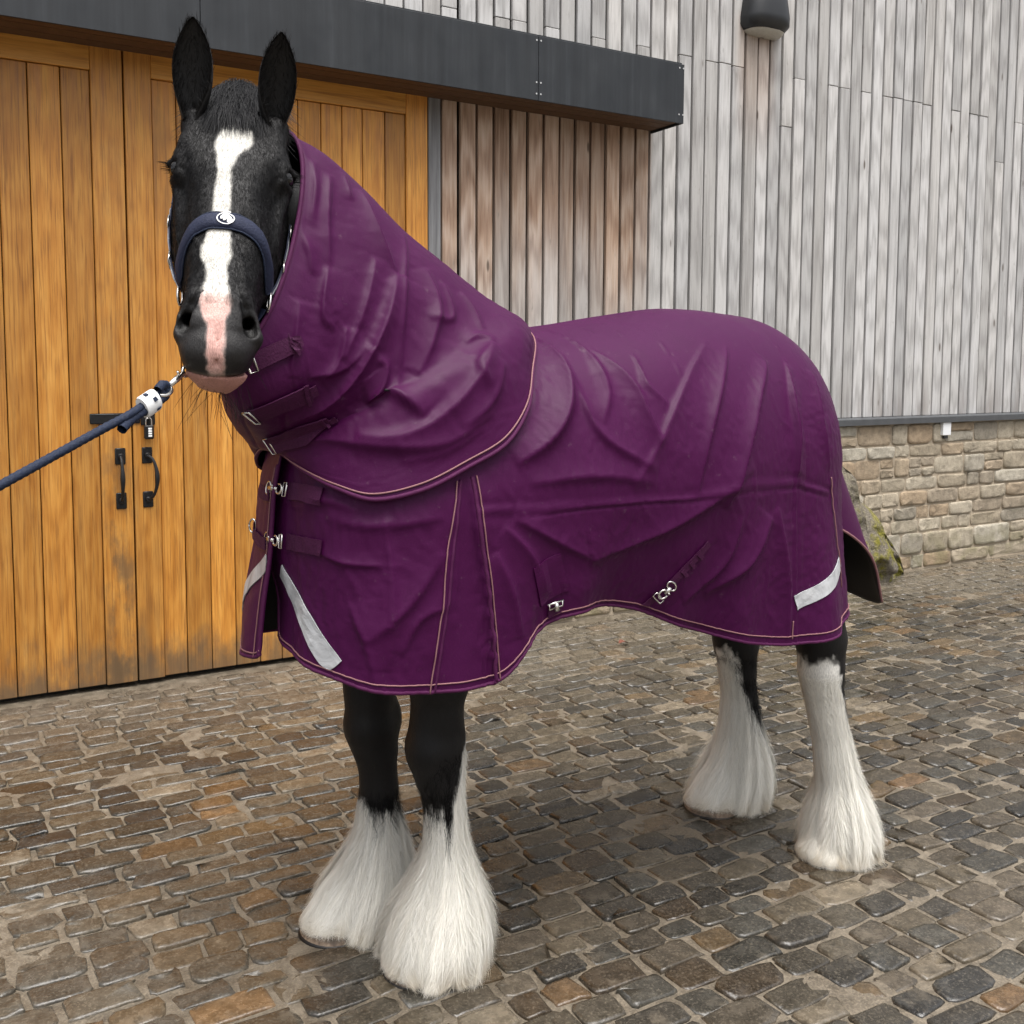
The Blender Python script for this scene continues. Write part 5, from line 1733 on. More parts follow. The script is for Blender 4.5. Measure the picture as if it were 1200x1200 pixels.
def two_sided(o, th=0.006, inner=1):
    o.data.materials.append(MAT['lining'])
    m = o.modifiers.new('thickness', 'SOLIDIFY')
    m.thickness = th; m.offset = -1; m.material_offset = 1; m.material_offset_rim = 0
    m.use_even_offset = False
    return o
def weld(parts):
    vs = np.concatenate([p.reshape(-1, 3) for p, f in parts])
    fs, n = [], 0
    for p, f in parts:
        fs.append(f + n); n += p.shape[0] * p.shape[1]
    fs = np.concatenate(fs)
    key = np.round(vs * 5000).astype(np.int64)
    _, first, inv = np.unique(key, axis=0, return_index=True, return_inverse=True)
    inv = inv.ravel()
    fs = inv[fs]
    ok = np.array([(f[0] != f[1]) & (f[1] != f[2]) & (f[2] != f[3]) & (f[3] != f[0]) & (f[0] != f[2]) & (f[1] != f[3]) for f in fs]) if False else \
        (fs[:, 0] != fs[:, 1]) & (fs[:, 1] != fs[:, 2]) & (fs[:, 2] != fs[:, 3]) & (fs[:, 3] != fs[:, 0]) & (fs[:, 0] != fs[:, 2]) & (fs[:, 1] != fs[:, 3])
    tri = fs[~ok]
    return vs[first], fs[ok], tri
def orient(P, centre):
    N = grid_normals(P)
    return ((N * (P - centre)).sum(-1)).mean() > 0
CB = np.array([1.75, YC, 1.3])
RF[0 if False else slice(None), 0] = RN[:, 0]             # same spine line
RF[-1] = RF[-1] * 0.5 + RN[-1] * np.array([0.5, 0.5, 0.5]); RN[-1] = RF[-1]
fn = grid_faces(*RN.shape[:2])
vs, quads, tri = weld([(RN, fn[:, ::-1] if orient(RN, CB) else fn), (RF, fn[:, ::-1] if orient(RF, CB) else fn)])
me = mesh_np('body_panel', vs, quads, True)
body_o = two_sided(obj('body_panel', me, MAT['rug'], rug))

# neck cover ---------------------------------------------------------------
def hood_half(far):
    P = hood_sheet(140, 170, far)
    c = P.mean(1, keepdims=True)
    N = grid_normals(P)
    if ((N * (P - c)).sum(-1)).mean() < 0: N = -N
    ns, nt = P.shape[:2]
    s = np.linspace(0, 1, ns)[:, None]; th = np.linspace(0, 1, nt)[None]
    if not far: D = fold_disp(P, FOLDS_HOOD, 1.35)
    else:
        M = P.copy(); M[..., 1] = 2 * YC - M[..., 1] - 0.2 * (1 - s)
        D = 0.6 * fold_disp(M, FOLDS_HOOD)
    sd = 5 if far else 0
    D = D + 0.007 * noise3(P, 6, 21 + sd) + 0.002 * noise3(P, 17, 22 + sd) + 0.0007 * noise3(P, 40, 23 + sd)
    nz = noise3(P * np.array((1.0, 1.0, 0.7)), 10.0, 25 + sd)
    D = D + 0.006 * np.maximum(0, 0.16 - np.abs(nz)) * (0.5 + noise3(P, 4, 26 + sd)).clip(0, 1)
    # crest seam lifts a little, edges lie flat
    edge = sstep(0, 0.05, s) * sstep(1.0, 0.955, s)
    D = D * edge * (0.35 + 0.65 * sstep(0, 0.06, th)) * sstep(1.0, 0.93, th)
    X = P + N * D[..., None]
    sp = (0.018 + 0.03 * noise3(P, 3.0, 53 + sd)).clip(0.002, 0.06) * edge * sstep(0, 0.06, th) * sstep(1.0, 0.93, th)
    X = settle(X, P, N, sp * 0.5, sp, 120, 0.012, 0.4e-4)
    X = P + (X - P) * sstep(1.0, 0.90, s)[..., None]
    return relax(X, 1, 0.25)
HN, HF = hood_half(False), hood_half(True)
HF[:, 0] = HN[:, 0]; HF[:, -1] = HN[:, -1]
cH = HN.mean(1, keepdims=True) * 0.5 + HF.mean(1, keepdims=True) * 0.5
fh_ = grid_faces(*HN.shape[:2])
vs, quads, tri = weld([(HN, fh_[:, ::-1] if orient(HN, cH) else fh_), (HF, fh_[:, ::-1] if orient(HF, cH) else fh_)])
me = mesh_np('neck_cover', vs, quads, True)
two_sided(obj('neck_cover', me, MAT['rug'], rug), 0.005)

# tail flap ----------------------------------------------------------------
def tail_sheet():
    nb, nz = 70, 60
    be = np.linspace(0, 1, nb)[:, None]; w = np.linspace(0, 1, nz)[None]
    ang = (be - 0.5) * np.pi * 0.98
    zt = 1.52 - 0.30 * np.abs(2 * be - 1) ** 1.5
    zb = spl(be, [0, 0.10, 0.20, 0.30, 0.68, 0.78, 0.9, 1], [1.20, 1.13, 1.03, 0.848, 0.862, 0.90, 1.0, 1.06])
    rx = 0.385 + 0.335 * w ** 1.05; ry = 0.31 - 0.02 * w
    x = 2.34 + rx * np.cos(ang) ** 0.8 + 0.0 * w
    y = YC + ry * np.sin(ang)
    z = zt + (zb - zt) * w
    P = np.stack([x, y + 0 * w, z], -1)
    P[..., 0] += 0.012 * noise3(P, 6, 31) + 0.008 * np.sin(be * 22 + 1) * w
    return P
TP = tail_sheet()
ft = grid_faces(*TP.shape[:2])
if orient(TP, np.array([2.4, YC, 1.2])): ft = ft[:, ::-1]
me = mesh_np('tail_flap', TP.reshape(-1, 3), ft, True)
two_sided(obj('tail_flap', me, MAT['rug'], rug), 0.005)

# trims ---------------------------------------------------------------------
NRN = grid_normals(RN); NRN = NRN if orient(RN, CB) else -NRN
NRF = grid_normals(RF); NRF = NRF if orient(RF, CB) else -NRF
NHN = grid_normals(HN); NHN = NHN if orient(HN, cH) else -NHN
NHF = grid_normals(HF); NHF = NHF if orient(HF, cH) else -NHF
def on(P, N, av, off):
    av = np.asarray(av, float)
    u = av[..., 0] * (P.shape[0] - 1); v = av[..., 1] * (P.shape[1] - 1)
    return bil(P, u, v) + norm(bil(N, u, v)) * off
def path_av(av, n):
    return curve(np.asarray(av, float), n)
def piping(name, pts, r, mat, parent=rug, k=7):
    MB().tube(pts, r, k).build(name, mat, parent, smooth=True)
def strip(name, P, N, av, width, mat, off=0.004, n=24, th=0.0025, parent=rug, m=5):
    """ribbon lying on a sheet along av"""
    c = path_av(av, n)
    u = c[:, 0] * (P.shape[0] - 1); v = c[:, 1] * (P.shape[1] - 1)
    C0 = bil(P, u, v)
    if not np.isscalar(width): width = np.interp(np.linspace(0, 1, n), np.linspace(0, 1, len(width)), width)
    Nn = norm(bil(N, u, v))
    t = norm(np.gradient(C0, axis=0))
    lat = norm(np.cross(Nn, t))
    e = 1.0
    Ju = (bil(P, u + e, v) - bil(P, u - e, v)) / (2 * e); Jv = (bil(P, u, v + e) - bil(P, u, v - e)) / (2 * e)
    rows_o, rows_i = [], []
    for k in np.linspace(-0.5, 0.5, m):
        d = lat * (np.asarray(width).reshape(-1, 1) * k)
        G11 = (Ju * Ju).sum(-1); G12 = (Ju * Jv).sum(-1); G22 = (Jv * Jv).sum(-1)
        b1 = (Ju * d).sum(-1); b2 = (Jv * d).sum(-1); det = G11 * G22 - G12 ** 2 + 1e-12
        uu = u + (G22 * b1 - G12 * b2) / det; vv = v + (G11 * b2 - G12 * b1) / det
        vv = np.minimum(vv, 0.975 * (P.shape[1] - 1)); uu = np.maximum(uu, 1.0)
        q = bil(P, uu, vv); nn = norm(bil(N, uu, vv))
        rows_o.append(q + nn * off); rows_i.append(q + nn * (off - th))
    O = np.array(rows_o); I_ = np.array(rows_i)
    for arr in (O, I_):
        arr[:, 1:-1] = (arr[:, :-2] + arr[:, 2:] + 2 * arr[:, 1:-1]) / 4
    ring = np.concatenate([O, I_[::-1]], 0)               # closed cross-section
    R_ = np.transpose(ring, (1, 0, 2))
    fs = [tuple(f) for f in grid_faces(n, 2 * m, True)]
    fs += [tuple(range(2 * m)), tuple(range((n - 1) * 2 * m, n * 2 * m))[::-1]]
    me = mesh_np(name, R_.reshape(-1, 3), fs, False)
    return obj(name, me, mat, parent)

ar = np.linspace(0, 1, 260)
hem_n = on(RN, NRN, np.stack([ar[2:], np.full(258, 1.0)], -1), 0.0)
piping('hem_binding', on(RN, NRN, np.stack([ar, np.full(260, 0.998)], -1), -0.002), 0.0055, MAT['binding'])
piping('hem_piping', on(RN, NRN, np.stack([ar, np.full(260, 0.978)], -1), 0.0015), 0.0019, MAT['piping'])
piping('hem_binding', on(RF, NRF, np.stack([ar, np.full(260, 0.998)], -1), -0.002), 0.0055, MAT['binding'])
piping('hem_piping', on(RF, NRF, np.stack([ar, np.full(260, 0.978)], -1), 0.0015), 0.0019, MAT['piping'])
# front edges of both flaps
vr = np.linspace(0.46, 1, 90)
piping('front_binding', on(RF, NRF, np.stack([np.full(90, 0.001), vr], -1), -0.001), 0.0055, MAT['binding'])
piping('front_piping', on(RF, NRF, np.stack([np.full(90, 0.006), vr], -1), 0.0015), 0.0018, MAT['piping'])
piping('front_binding', on(RN, NRN, np.stack([np.full(90, 0.001), vr], -1), -0.001), 0.0055, MAT['binding'])
# gusset edges
piping('gusset_piping', on(RN, NRN, path_av([(p[0] - 0.002, p[1]) for p in GUS_L], 70), 0.002), 0.0019, MAT['piping'])
piping('gusset_binding', on(RN, NRN, path_av([(p[0] + 0.003, p[1]) for p in GUS_L], 70), 0.000), 0.0045, MAT['binding'])
piping('gusset_piping', on(RN, NRN, path_av([(p[0] + 0.007, p[1]) for p in GUS_R], 70), 0.002), 0.0019, MAT['piping'])
piping('gusset_binding', on(RN, NRN, path_av([(p[0] + 0.002, p[1]) for p in GUS_R], 70), 0.000), 0.0055, MAT['binding'])
# rear edge of the side panel
REAR_EDGE = [(0.775, 0.60), (0.785, 0.70), (0.80, 0.80), (0.82, 0.90), (0.80, 0.975)]
piping('rear_piping', on(RN, NRN, path_av(REAR_EDGE[:4], 60), 0.004), 0.0019, MAT['piping'])
piping('rear_piping', on(RN, NRN, path_av([(0.7035, 0.985), (0.7045, 0.94)], 12), 0.003), 0.002, MAT['piping'])
# cape edge and face opening
tr = np.linspace(0, 1, 150)
for P_, N_ in ((HN, NHN), (HF, NHF)):
    piping('cape_binding', on(P_, N_, np.stack([np.full(150, 0.998), tr], -1), 0.0), 0.0055, MAT['binding'])
    piping('cape_piping', on(P_, N_, np.stack([np.full(150, 0.984), tr], -1), 0.0025), 0.0022, MAT['piping'])
    piping('face_binding', on(P_, N_, np.stack([np.full(150, 0.002), tr], -1), 0.0), 0.0055, MAT['binding'])
    piping('face_piping', on(P_, N_, np.stack([np.full(150, 0.010), tr], -1), 0.001), 0.0012, MAT['binding'])
# tail flap edge
bt = np.linspace(0, 1, 120)
NT_ = grid_normals(TP)
piping('flap_piping', on(TP, NT_, np.stack([bt, np.full(120, 0.995)], -1), 0.0), 0.0042, MAT['piping'])
# reflective strips
strip('reflective_strip', RN, NRN, REFL_NEAR[:3] + [(0.088, 0.965)], (0.040, 0.046, 0.052, 0.056), MAT['refl'], 0.004)
strip('reflective_strip', RF, NRF, [(0.003, 0.650), (0.022, 0.715), (0.046, 0.80), (0.075, 0.885)], 0.042, MAT['refl'], 0.004)
strip('reflective_strip', RN, NRN, [(0.7065, 0.895), (0.745, 0.872), (0.80, 0.835), (0.812, 0.828)], 0.046, MAT['refl'], 0.004)

# straps and hardware --------------------------------------------------------
def ringpts(c, t1, t2, r1, r2, n=22, a0=0, a1=2 * np.pi):
    a = np.linspace(a0, a1, n)
    return c + np.cos(a)[:, None] * t1 * r1 + np.sin(a)[:, None] * t2 * r2
def frame_at(P, N, av, toward):
    p = on(P, N, av, 0.0); n = norm(bil(N, np.array(av[0] * (P.shape[0] - 1)), np.array(av[1] * (P.shape[1] - 1))))
    q = on(P, N, toward, 0.0)
    t = q - p; t = norm(t - n * (t @ n))
    return p, n, t, np.cross(n, t)
def trigger_clip(c, n, t, b, L=0.06, name='clip'):
    """snap hook: eye ring, barrel and open hook"""
    mb = MB()
    mb.tube(ringpts(c - t * L * 0.42 + n * 0.010, t, b, 0.011, 0.016), 0.0026, 6)
    mb.tube(np.array([c - t * L * 0.30 + n * 0.012, c - t * L * 0.05 + n * 0.014, c + t * L * 0.18 + n * 0.012]), np.array([0.0065, 0.0075, 0.005]), 8)
    mb.tube(ringpts(c + t * L * 0.30 + n * 0.012, t, b, 0.014, 0.012, 18, -2.6, 2.0), 0.0034, 6)
    mb.tube(np.array([c - t * L * 0.02 + n * 0.016 + b * 0.003, c + t * 0.002 + n * 0.022 + b * 0.008]), 0.003, 6)
    # square loop that takes the strap
    s = 0.017
    sq = [c + t * (L * 0.52) + b * s, c + t * (L * 0.52 + 0.014) + b * s, c + t * (L * 0.52 + 0.014) - b * s, c + t * (L * 0.52) - b * s, c + t * (L * 0.52) + b * s]
    mb.tube(np.array(sq) + n * 0.010, 0.0024, 6)
    mb.build(name, MAT['steel'], rug, smooth=True)
for B_, vv in ((BUCK1, 0.51), (BUCK2, 0.594)):
    strip('chest_strap', RN, NRN, [(0.036, B_[1][1]), (0.055, B_[1][1] + 0.001), (0.076, B_[2][1] + 0.002)], 0.042, MAT['webbing'], 0.008, 14)
    strip('chest_strap', RF, NRF, [(0.006, vv + 0.004), (0.03, vv + 0.006)], 0.034, MAT['webbing'], 0.008, 10)
    p, n, t, b_ = frame_at(RN, NRN, (0.028, B_[1][1]), (0.06, B_[1][1]))
    trigger_clip(p + n * 0.012 - t * 0.012, n, t, b_, 0.078)
# spare ring on the far flap
p, n, t, b_ = frame_at(RF, NRF, (0.075, 0.60), (0.10, 0.60))
mb = MB(); mb.tube(ringpts(p + n * 0.012, t * 0.5 + n * 0.6, b_, 0.017, 0.019), 0.0028, 6); mb.build('ring', MAT['steel'], rug, smooth=True)
strip('chest_strap', RF, NRF, [(0.03, 0.60), (0.07, 0.60)], 0.030, MAT['webbing'], 0.008, 10)
# belly surcingle: stitched patch, hook and strap
strip('surcingle_patch', RN, NRN, [(0.303, 0.755), (0.311, 0.83), (0.3195, 0.905)], 0.095, MAT['rug'], 0.0045, 14)
p, n, t, b_ = frame_at(RN, NRN, (0.3205, 0.925), (0.3225, 0.96))
mb = MB()
mb.tube(np.array([p - b_ * 0.024 + n * 0.012, p + b_ * 0.024 + n * 0.012]), 0.0028, 6)
mb.tube(np.array([p - b_ * 0.020 + n * 0.013, p - b_ * 0.020 + t * 0.014 + n * 0.013, p + b_ * 0.020 + t * 0.014 + n * 0.013, p + b_ * 0.020 + n * 0.013]), 0.0024, 6)
mb.tube(np.array([p + t * 0.0 + n * 0.015, p + t * 0.02 + n * 0.018]), np.array([0.006, 0.007]), 8)
mb.build('surcingle_hook', MAT['steel'], rug, smooth=True)
strip('surcingle_strap', RN, NRN, [(0.322, 0.94), (0.3235, 0.995)], 0.042, MAT['webbing'], 0.007, 10)
# diagonal rear strap with keeper and clip
strip('surcingle_strap', RN, NRN, DIAG[:3], 0.022, MAT['webbing'], 0.0065, 20)
for k_ in (0.25, 0.45, 0.65):
    c_ = np.array(DIAG[0]) + (np.array(DIAG[2]) - np.array(DIAG[0])) * k_
    d_ = (np.array(DIAG[2]) - np.array(DIAG[0])) * 0.035
    strip('keeper', RN, NRN, [tuple(c_ - d_), tuple(c_ + d_)], 0.027, MAT['webbing'], 0.0095, 4)
p, n, t, b_ = frame_at(RN, NRN, DIAG[2], DIAG[3])
trigger_clip(p + n * 0.004 + t * 0.012, n, t, b_, 0.045)
strip('surcingle_strap', RN, NRN, [DIAG[3], (DIAG[3][0] - 0.013, DIAG[3][1] + 0.045)], 0.022, MAT['webbing'], 0.007, 8)
# hood straps
for S_, w_ in ((H_STRAP1, 0.040), (H_STRAP2, 0.046), (H_STRAP3, 0.040)):
    strip('neck_strap', HN, NHN, S_, w_, MAT['webbing'], 0.010, 16, 0.004)
    e1 = np.array(S_[2]); e0 = np.array(S_[1]); d_ = (e1 - e0)
    strip('keeper', HN, NHN, [tuple(e1 - d_ * 0.16), tuple(e1 - d_ * 0.08)], w_ + 0.012, MAT['webbing'], 0.0145, 5)
    strip('strap_end', HN, NHN, [tuple(e1), tuple(e1 + d_ * 0.18)], w_ * 0.6, MAT['webbing'], 0.011, 8)
    p, n, t, b_ = frame_at(HN, NHN, tuple(np.array(S_[0])), tuple(e0))
    mb = MB()
    s = w_ * 0.55
    mb.tube(np.array([p + b_ * s, p + t * 0.018 + b_ * s, p + t * 0.018 - b_ * s, p - b_ * s, p + b_ * s]) + n * 0.010, 0.0024, 6)
    mb.build('strap_buckle', MAT['steel'], rug, smooth=True)
# ------------------------------------------------------------------ headcollar
hc = empty('headcollar', tuple(from_head(np.array([0.45, 0, -0.1]))))
tag(hc, 'navy padded headcollar with round white emblem on the horse\'s nose', 'headcollar')
def head_hit(t, b0, dirs, off):
    """march from the middle of the head outwards in the (a,b) plane until the skin is reached"""
    t = np.asarray(t, float); dirs = np.asarray(dirs, float)
    lo = np.zeros(len(t)); hi = np.full(len(t), 0.30)
    def f(r):
        return sd_head(np.stack([t, dirs[:, 0] * r, b0 + dirs[:, 1] * r], -1))
    for _ in range(26):
        m = (lo + hi) / 2
        ins = f(m) < 0
        lo = np.where(ins, m, lo); hi = np.where(ins, hi, m)
    r = (lo + hi) / 2 + off
    return np.stack([t, dirs[:, 0] * r, b0 + dirs[:, 1] * r], -1)
def band(name, ts, psis, width, mat, off=0.004, th=0.008, b0=-0.09, round_=True, n=60):
    """band round the nose: psi 0 = front, +-90 = sides"""
    s = np.linspace(0, 1, n)
    t = spl(s, np.linspace(0, 1, len(ts)), ts); psi = np.radians(spl(s, np.linspace(0, 1, len(psis)), psis))
    m = 9
    rows_ = []
    for k in np.linspace(-1, 1, m):
        o_ = off + th * (1 - k ** 2) ** 0.5 if round_ else off + th
        q = head_hit(t + k * width / 2 / HS, b0, np.stack([np.sin(psi), np.cos(psi)], -1), o_)
        rows_.append(from_head(q))
    for k in (1, -1):
        q = head_hit(t + k * width / 2 / HS, b0, np.stack([np.sin(psi), np.cos(psi)], -1), 0.0)
        rows_.append(from_head(q))
    R_ = np.transpose(np.array(rows_), (1, 0, 2))
    k_ = np.array([0.25, 0.5, 0.25])
    for _ in range(3):
        R_[1:-1] = R_[:-2] * .25 + R_[1:-1] * .5 + R_[2:] * .25
    fs = [tuple(f) for f in grid_faces(n, m + 2, True)]
    fs += [tuple(range(m + 2)), tuple(range((n - 1) * (m + 2), n * (m + 2)))[::-1]]
    return obj(name, mesh_np(name, R_.reshape(-1, 3), fs, True), mat, hc)
TF = 0.385
nb_o = band('noseband', [0.462, 0.446, 0.414, 0.390, TF, 0.390, 0.414, 0.446, 0.462], [-104, -84, -56, -28, 0, 28, 56, 84, 104], 0.040, MAT['navy'])
# piping edge of the noseband
for dt in (-0.5, 0.5):
    s_ = np.linspace(-104, 104, 50)
    tt_ = spl((s_ + 104) / 208, np.linspace(0, 1, 9), [0.462, 0.446, 0.414, 0.390, TF, 0.390, 0.414, 0.446, 0.462]) + dt * 0.040 / HS
    q = from_head(head_hit(tt_, -0.09, np.stack([np.sin(np.radians(s_)), np.cos(np.radians(s_))], -1), 0.004))
    MB().tube(q, 0.0022, 6).build('edge_cord', MAT['rope'], nb_o, smooth=True)
# emblem: white ring with a horse's head in it and a small bar above
def decal(name, poly, parent, off=0.0135):
    """flat white print following the band: poly in (mm to the viewer's right, mm up)"""
    out = []
    for (x, y) in poly:
        t = TF - y / 1000 / HS
        q = head_hit(np.array([t]), -0.09, np.array([[x / 1000 / 0.1, 1.0]]) / np.hypot(x / 100, 1), off)[0]
        out.append(from_head(q))
    return out
mb = MB()
n_ = 28
ro = decal('e', [(17 * math.cos(2 * math.pi * i / n_), 14.5 * math.sin(2 * math.pi * i / n_) - 1) for i in range(n_)], nb_o)
ri = decal('e', [(15 * math.cos(2 * math.pi * i / n_), 12.5 * math.sin(2 * math.pi * i / n_) - 1) for i in range(n_)], nb_o)
mb.add(ro + ri, [(i, (i + 1) % n_, n_ + (i + 1) % n_, n_ + i) for i in range(n_)])
hp_ = [(-9, -4), (-10, 2), (-6, 8), (-2, 11), (4, 9.5), (10, 4), (13, -3), (12, -9), (6, -12.5), (3, -9), (5, -5), (2, -2), (-1, -6), (-4, -7), (-5, -2)]
pts_ = decal('e', hp_, nb_o, 0.014)
cen_ = np.mean(np.array(decal('e', [(3, 2)], nb_o, 0.014)), axis=0)
mb.add(pts_ + [tuple(cen_)], [(i, (i + 1) % len(hp_), len(hp_)) for i in range(len(hp_))])
bar = decal('e', [(-5, 15.5), (9, 15.0), (9, 17.2), (-5, 17.6)], nb_o, 0.0135)
mb.add(bar, [(0, 1, 2, 3)])
mb.build('emblem', MAT['white'], hc)

def head_pts(spec, off):
    """spec rows: t, psi(deg)"""
    sp = np.array(spec, float)
    s = np.linspace(0, 1, 40)
    t = spl(s, np.linspace(0, 1, len(sp)), sp[:, 0]); ps = np.radians(spl(s, np.linspace(0, 1, len(sp)), sp[:, 1]))
    return from_head(head_hit(t, -0.12, np.stack([np.sin(ps), np.cos(ps)], -1), off))
def flat_strap(name, pts, width, th, mat, nrm):
    t = norm(np.gradient(pts, axis=0))
    b_ = norm(np.cross(t, nrm)); n2 = np.cross(b_, t)
    ring_ = np.stack([pts + b_ * width / 2 + n2 * th / 2, pts - b_ * width / 2 + n2 * th / 2, pts - b_ * width / 2 - n2 * th / 2, pts + b_ * width / 2 - n2 * th / 2], 1)
    fs = [tuple(f) for f in grid_faces(len(pts), 4, True)] + [(0, 1, 2, 3), tuple(range((len(pts) - 1) * 4, len(pts) * 4))[::-1]]
    return obj(name, mesh_np(name, ring_.reshape(-1, 3), fs, False), mat, hc)
MAT['strap_grey'] = simple('silver_grey_webbing', (0.30, 0.31, 0.34), 0.5, 0, 0.4, 200, 0.3, 0.3)
for s in (1, -1):
    p_ = head_pts([(0.225, 94 * s), (0.30, 97 * s), (0.40, 100 * s), (0.462, 104 * s)], 0.004)
    flat_strap('cheek_strap', p_, 0.020, 0.003, MAT['navy'], norm(p_ - from_head(np.array([0.35, 0, -0.12]))))
    MB().tube(head_pts([(0.235, 92 * s), (0.30, 94.5 * s), (0.40, 98 * s), (0.458, 102 * s)], 0.007), 0.0026, 6).build('cheek_piping', MAT['strap_grey'], hc, smooth=True)
    for tt_ in (0.275, 0.385):
        c_ = from_head(head_hit(np.array([tt_]), -0.12, np.array([[math.sin(math.radians(96 * s)), math.cos(math.radians(96 * s))]]), 0.007)[0])
        o_ = norm(c_ - from_head(np.array([tt_, 0, -0.12])))
        b_ = np.cross(HT, o_)
        mb = MB(); mb.tube(np.array([c_ - b_ * 0.013 - HT * 0.014, c_ + b_ * 0.013 - HT * 0.014, c_ + b_ * 0.013 + HT * 0.014, c_ - b_ * 0.013 + HT * 0.014, c_ - b_ * 0.013 - HT * 0.014]), 0.0022, 6)
        mb.build('buckle', MAT['steel'], hc, smooth=True)
    c_ = from_head(head_hit(np.array([0.478]), -0.12, np.array([[math.sin(math.radians(103 * s)), math.cos(math.radians(103 * s))]]), 0.008)[0])
    o_ = norm(c_ - from_head(np.array([0.478, 0, -0.12])))
    b_ = np.cross(HT, o_)
    MB().tube(ringpts(c_, HT, b_, 0.024, 0.017), 0.0032, 6).build('ring', MAT['steel'], hc, smooth=True)
    # strap under the jaw to the lead ring
    p_ = head_pts([(0.495, 108 * s), (0.545, 125 * s), (0.60, 150 * s), (0.625, 176 * s)], 0.006)
    flat_strap('chin_strap', p_, 0.018, 0.003, MAT['navy'], norm(p_ - from_head(np.array([0.57, 0, -0.10]))))
# headpiece over the poll behind the ears (mostly under the hood)
p_ = head_pts([(0.225, 94), (0.12, 100), (0.03, 120)], 0.004)
flat_strap('headpiece', p_, 0.020, 0.003, MAT['navy'], norm(p_ - from_head(np.array([0.15, 0, -0.1]))))
p_ = head_pts([(0.225, -94), (0.12, -100), (0.03, -120)], 0.004)
flat_strap('headpiece', p_, 0.020, 0.003, MAT['navy'], norm(p_ - from_head(np.array([0.15, 0, -0.1]))))

# ------------------------------------------------------------------ lead rope
CL = np.array([0.5204, 2.07, 1.6568])           # where the clip holds the chin strap ring
lead = empty('lead_rope', tuple(CL))
tag(lead, 'taut navy braided lead rope with silver trigger clip under the horse\'s chin', 'lead rope')
E1 = np.array([0.4401, 1.985, 1.6051]); E2 = np.array([0.3722, 1.945, 1.5667])
d0 = norm(E1 - CL)
side = norm(np.cross(d0, np.array([0, 0, 1.0]))); upv = np.cross(side, d0)
mb = MB()
L0 = np.linalg.norm(E1 - CL)
mb.tube(ringpts(CL + d0 * 0.012, d0, upv, 0.018, 0.011, 20, -2.7, 2.7), 0.0034, 7)
mb.tube(np.array([CL + d0 * 0.026, CL + d0 * L0 * 0.45, CL + d0 * L0 * 0.66]), np.array([0.0055, 0.0068, 0.0055]), 10)
mb.tube(np.array([CL + d0 * L0 * 0.36 + upv * 0.004, CL + d0 * L0 * 0.36 + upv * 0.013]), 0.003, 6)
mb.tube(ringpts(CL + d0 * L0 * 0.86, d0, upv * 0.5 + side * 0.86, 0.020, 0.013, 22), 0.0042, 7)
mb.build('trigger_clip', MAT['steel'], lead, smooth=True)
# rope: loop through the eye, crimp, then the long run towards the handler
run = curve([E1 + d0 * -0.012, E2, (0.3214, 1.92, 1.5437), (0.2569, 1.885, 1.5139), (0.1962, 1.85, 1.4862), (0.1392, 1.815, 1.4605), (0.0604, 1.765, 1.4252), (-0.0970, 1.66, 1.3543), (-0.45, 1.43, 1.20)], 150)
def braid(pts, r, twist=120.0, k=10):
    vs, fs = tube_np(pts, np.full(len(pts), r), k)
    s = np.concatenate([[0], np.cumsum(np.linalg.norm(np.diff(pts, axis=0), axis=1))])
    V3 = vs.reshape(len(pts), k, 3)
    ang = np.linspace(0, 2 * np.pi, k, endpoint=False)[None]
    bump_ = 1 + 0.13 * np.sin(s[:, None] * twist * 4 + ang * 2) * np.sin(s[:, None] * twist * 4 - ang * 2)
    return (pts[:, None] + (V3 - pts[:, None]) * bump_[..., None]).reshape(-1, 3), fs
run = curve(run, 420)
vs, fs = braid(run, 0.0082, 60, 12)
obj('rope', mesh_np('rope', vs, fs, True), MAT['rope'], lead)
lp = curve([E1 + d0 * 0.004 + upv * 0.010, E1 - d0 * 0.020 + upv * 0.011, E1 - d0 * 0.030 + upv * 0.002, E1 - d0 * 0.022 - upv * 0.009, E1 + d0 * 0.006 - upv * 0.010, E2 - upv * 0.012 + d0 * 0.01, E2 - upv * 0.014 + d0 * 0.03], 60)
vs, fs = braid(lp, 0.0095, 60, 10)
obj('rope_loop', mesh_np('rope_loop', vs, fs, True), MAT['rope'], lead)
dc = norm(E2 - E1)
c0, c1 = E1 + dc * 0.012, E1 + dc * 0.050
up2 = norm(np.array([0, 0, 1.0]) - dc * dc[2])
sd2 = np.cross(dc, up2)
mb = MB()
nseg = 16
a_ = np.linspace(0, 2 * np.pi, nseg, endpoint=False)
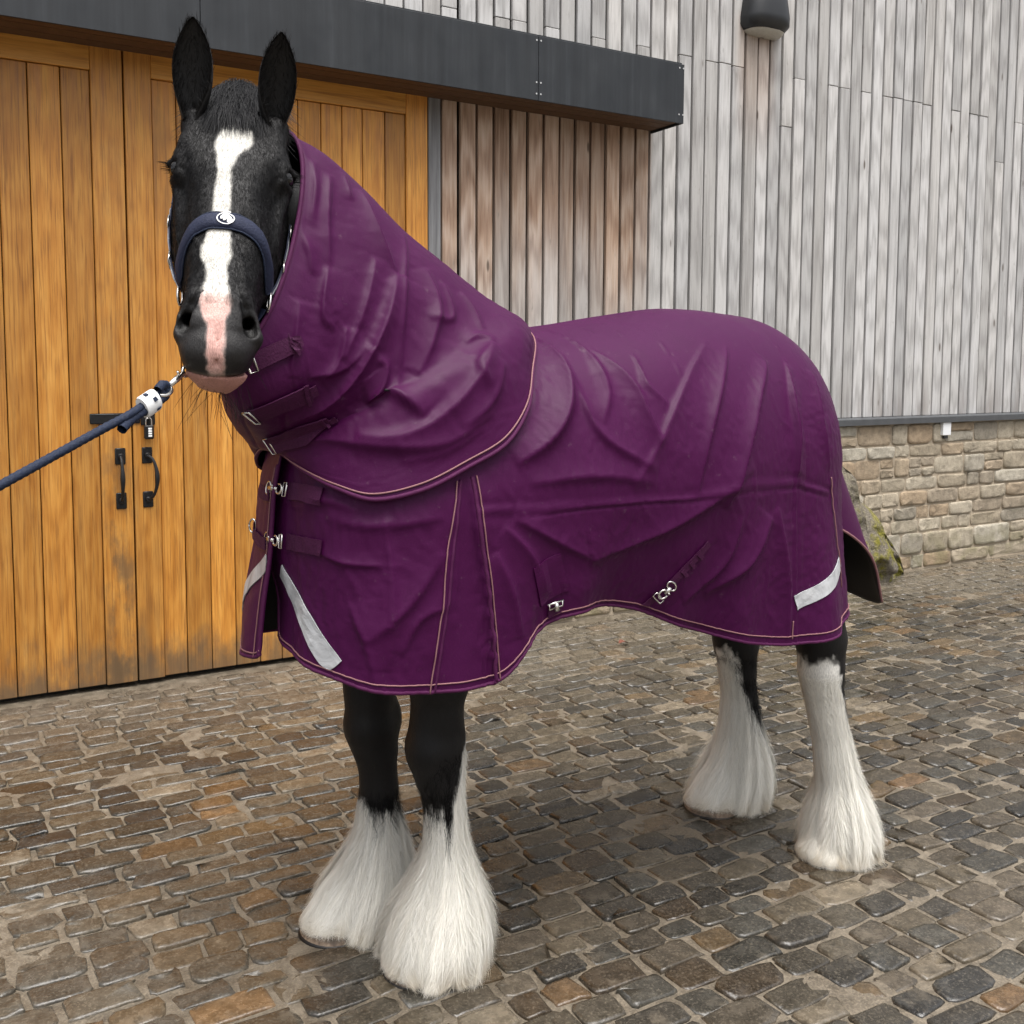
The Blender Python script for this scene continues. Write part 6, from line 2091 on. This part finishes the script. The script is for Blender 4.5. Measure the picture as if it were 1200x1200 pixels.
rings_ = []
for q, w_ in ((c0, 1.0), (c0 + dc * 0.004, 1.06), (c1 - dc * 0.004, 1.06), (c1, 1.0)):
    rings_.append(q - upv * 0.004 + (np.cos(a_)[:, None] * up2 * 0.0215 + np.sin(a_)[:, None] * sd2 * 0.0145) * w_)
mb.add(np.array(rings_).reshape(-1, 3), [tuple(f) for f in grid_faces(4, nseg, True)] + [tuple(range(nseg)), tuple(range(3 * nseg, 4 * nseg))[::-1]])
mb.build('crimp', MAT['plastic'], lead, auto=40)
for (f1, ang_) in ((0.35, 0.3), (0.62, 1.2), (0.3, -0.7)):
    ang_ = ang_ + math.pi * 1.5
    q = c0 + (c1 - c0) * f1 - upv * 0.004
    rad = up2 * math.cos(ang_) * 0.0232 + sd2 * math.sin(ang_) * 0.0158
    nn_ = norm(rad); tt_ = dc; bb_ = np.cross(nn_, tt_)
    vv_ = [q + rad + tt_ * sx * 0.0042 + bb_ * sy * 0.0042 + nn_ * sz * 0.0008 for sx in (-1, 1) for sy in (-1, 1) for sz in (-1, 1)]
    MB().add(vv_, [(0, 1, 3, 2), (4, 6, 7, 5), (0, 4, 5, 1), (2, 3, 7, 6), (0, 2, 6, 4), (1, 5, 7, 3)]).build('dark_mark', MAT['rope'], lead)

# ------------------------------------------------------------------ a dead leaf on the setts
u_ = np.linspace(0, 1, 9)[:, None]; v_ = np.linspace(-1, 1, 5)[None]
w_ = 0.017 * np.sin(np.pi * u_ ** 0.8) + 0.001
lf = np.stack([3.737 + 0.075 * (u_ - 0.5) + 0 * v_, 4.665 + 1.4 * w_ * v_, 0.021 + 0.009 * np.abs(v_) ** 1.5 * np.sin(np.pi * u_) + 0.006 * np.sin(u_ * 5)], -1)
lo_ = obj('fallen_leaf', mesh_np('fallen_leaf', lf.reshape(-1, 3), grid_faces(9, 5), True), simple('dead_leaf', (0.13, 0.045, 0.028), 0.7, 0, 0.3, 80, 0.4))
tag(lo_, 'small curled reddish brown dead leaf lying on the cobbles', 'leaf')
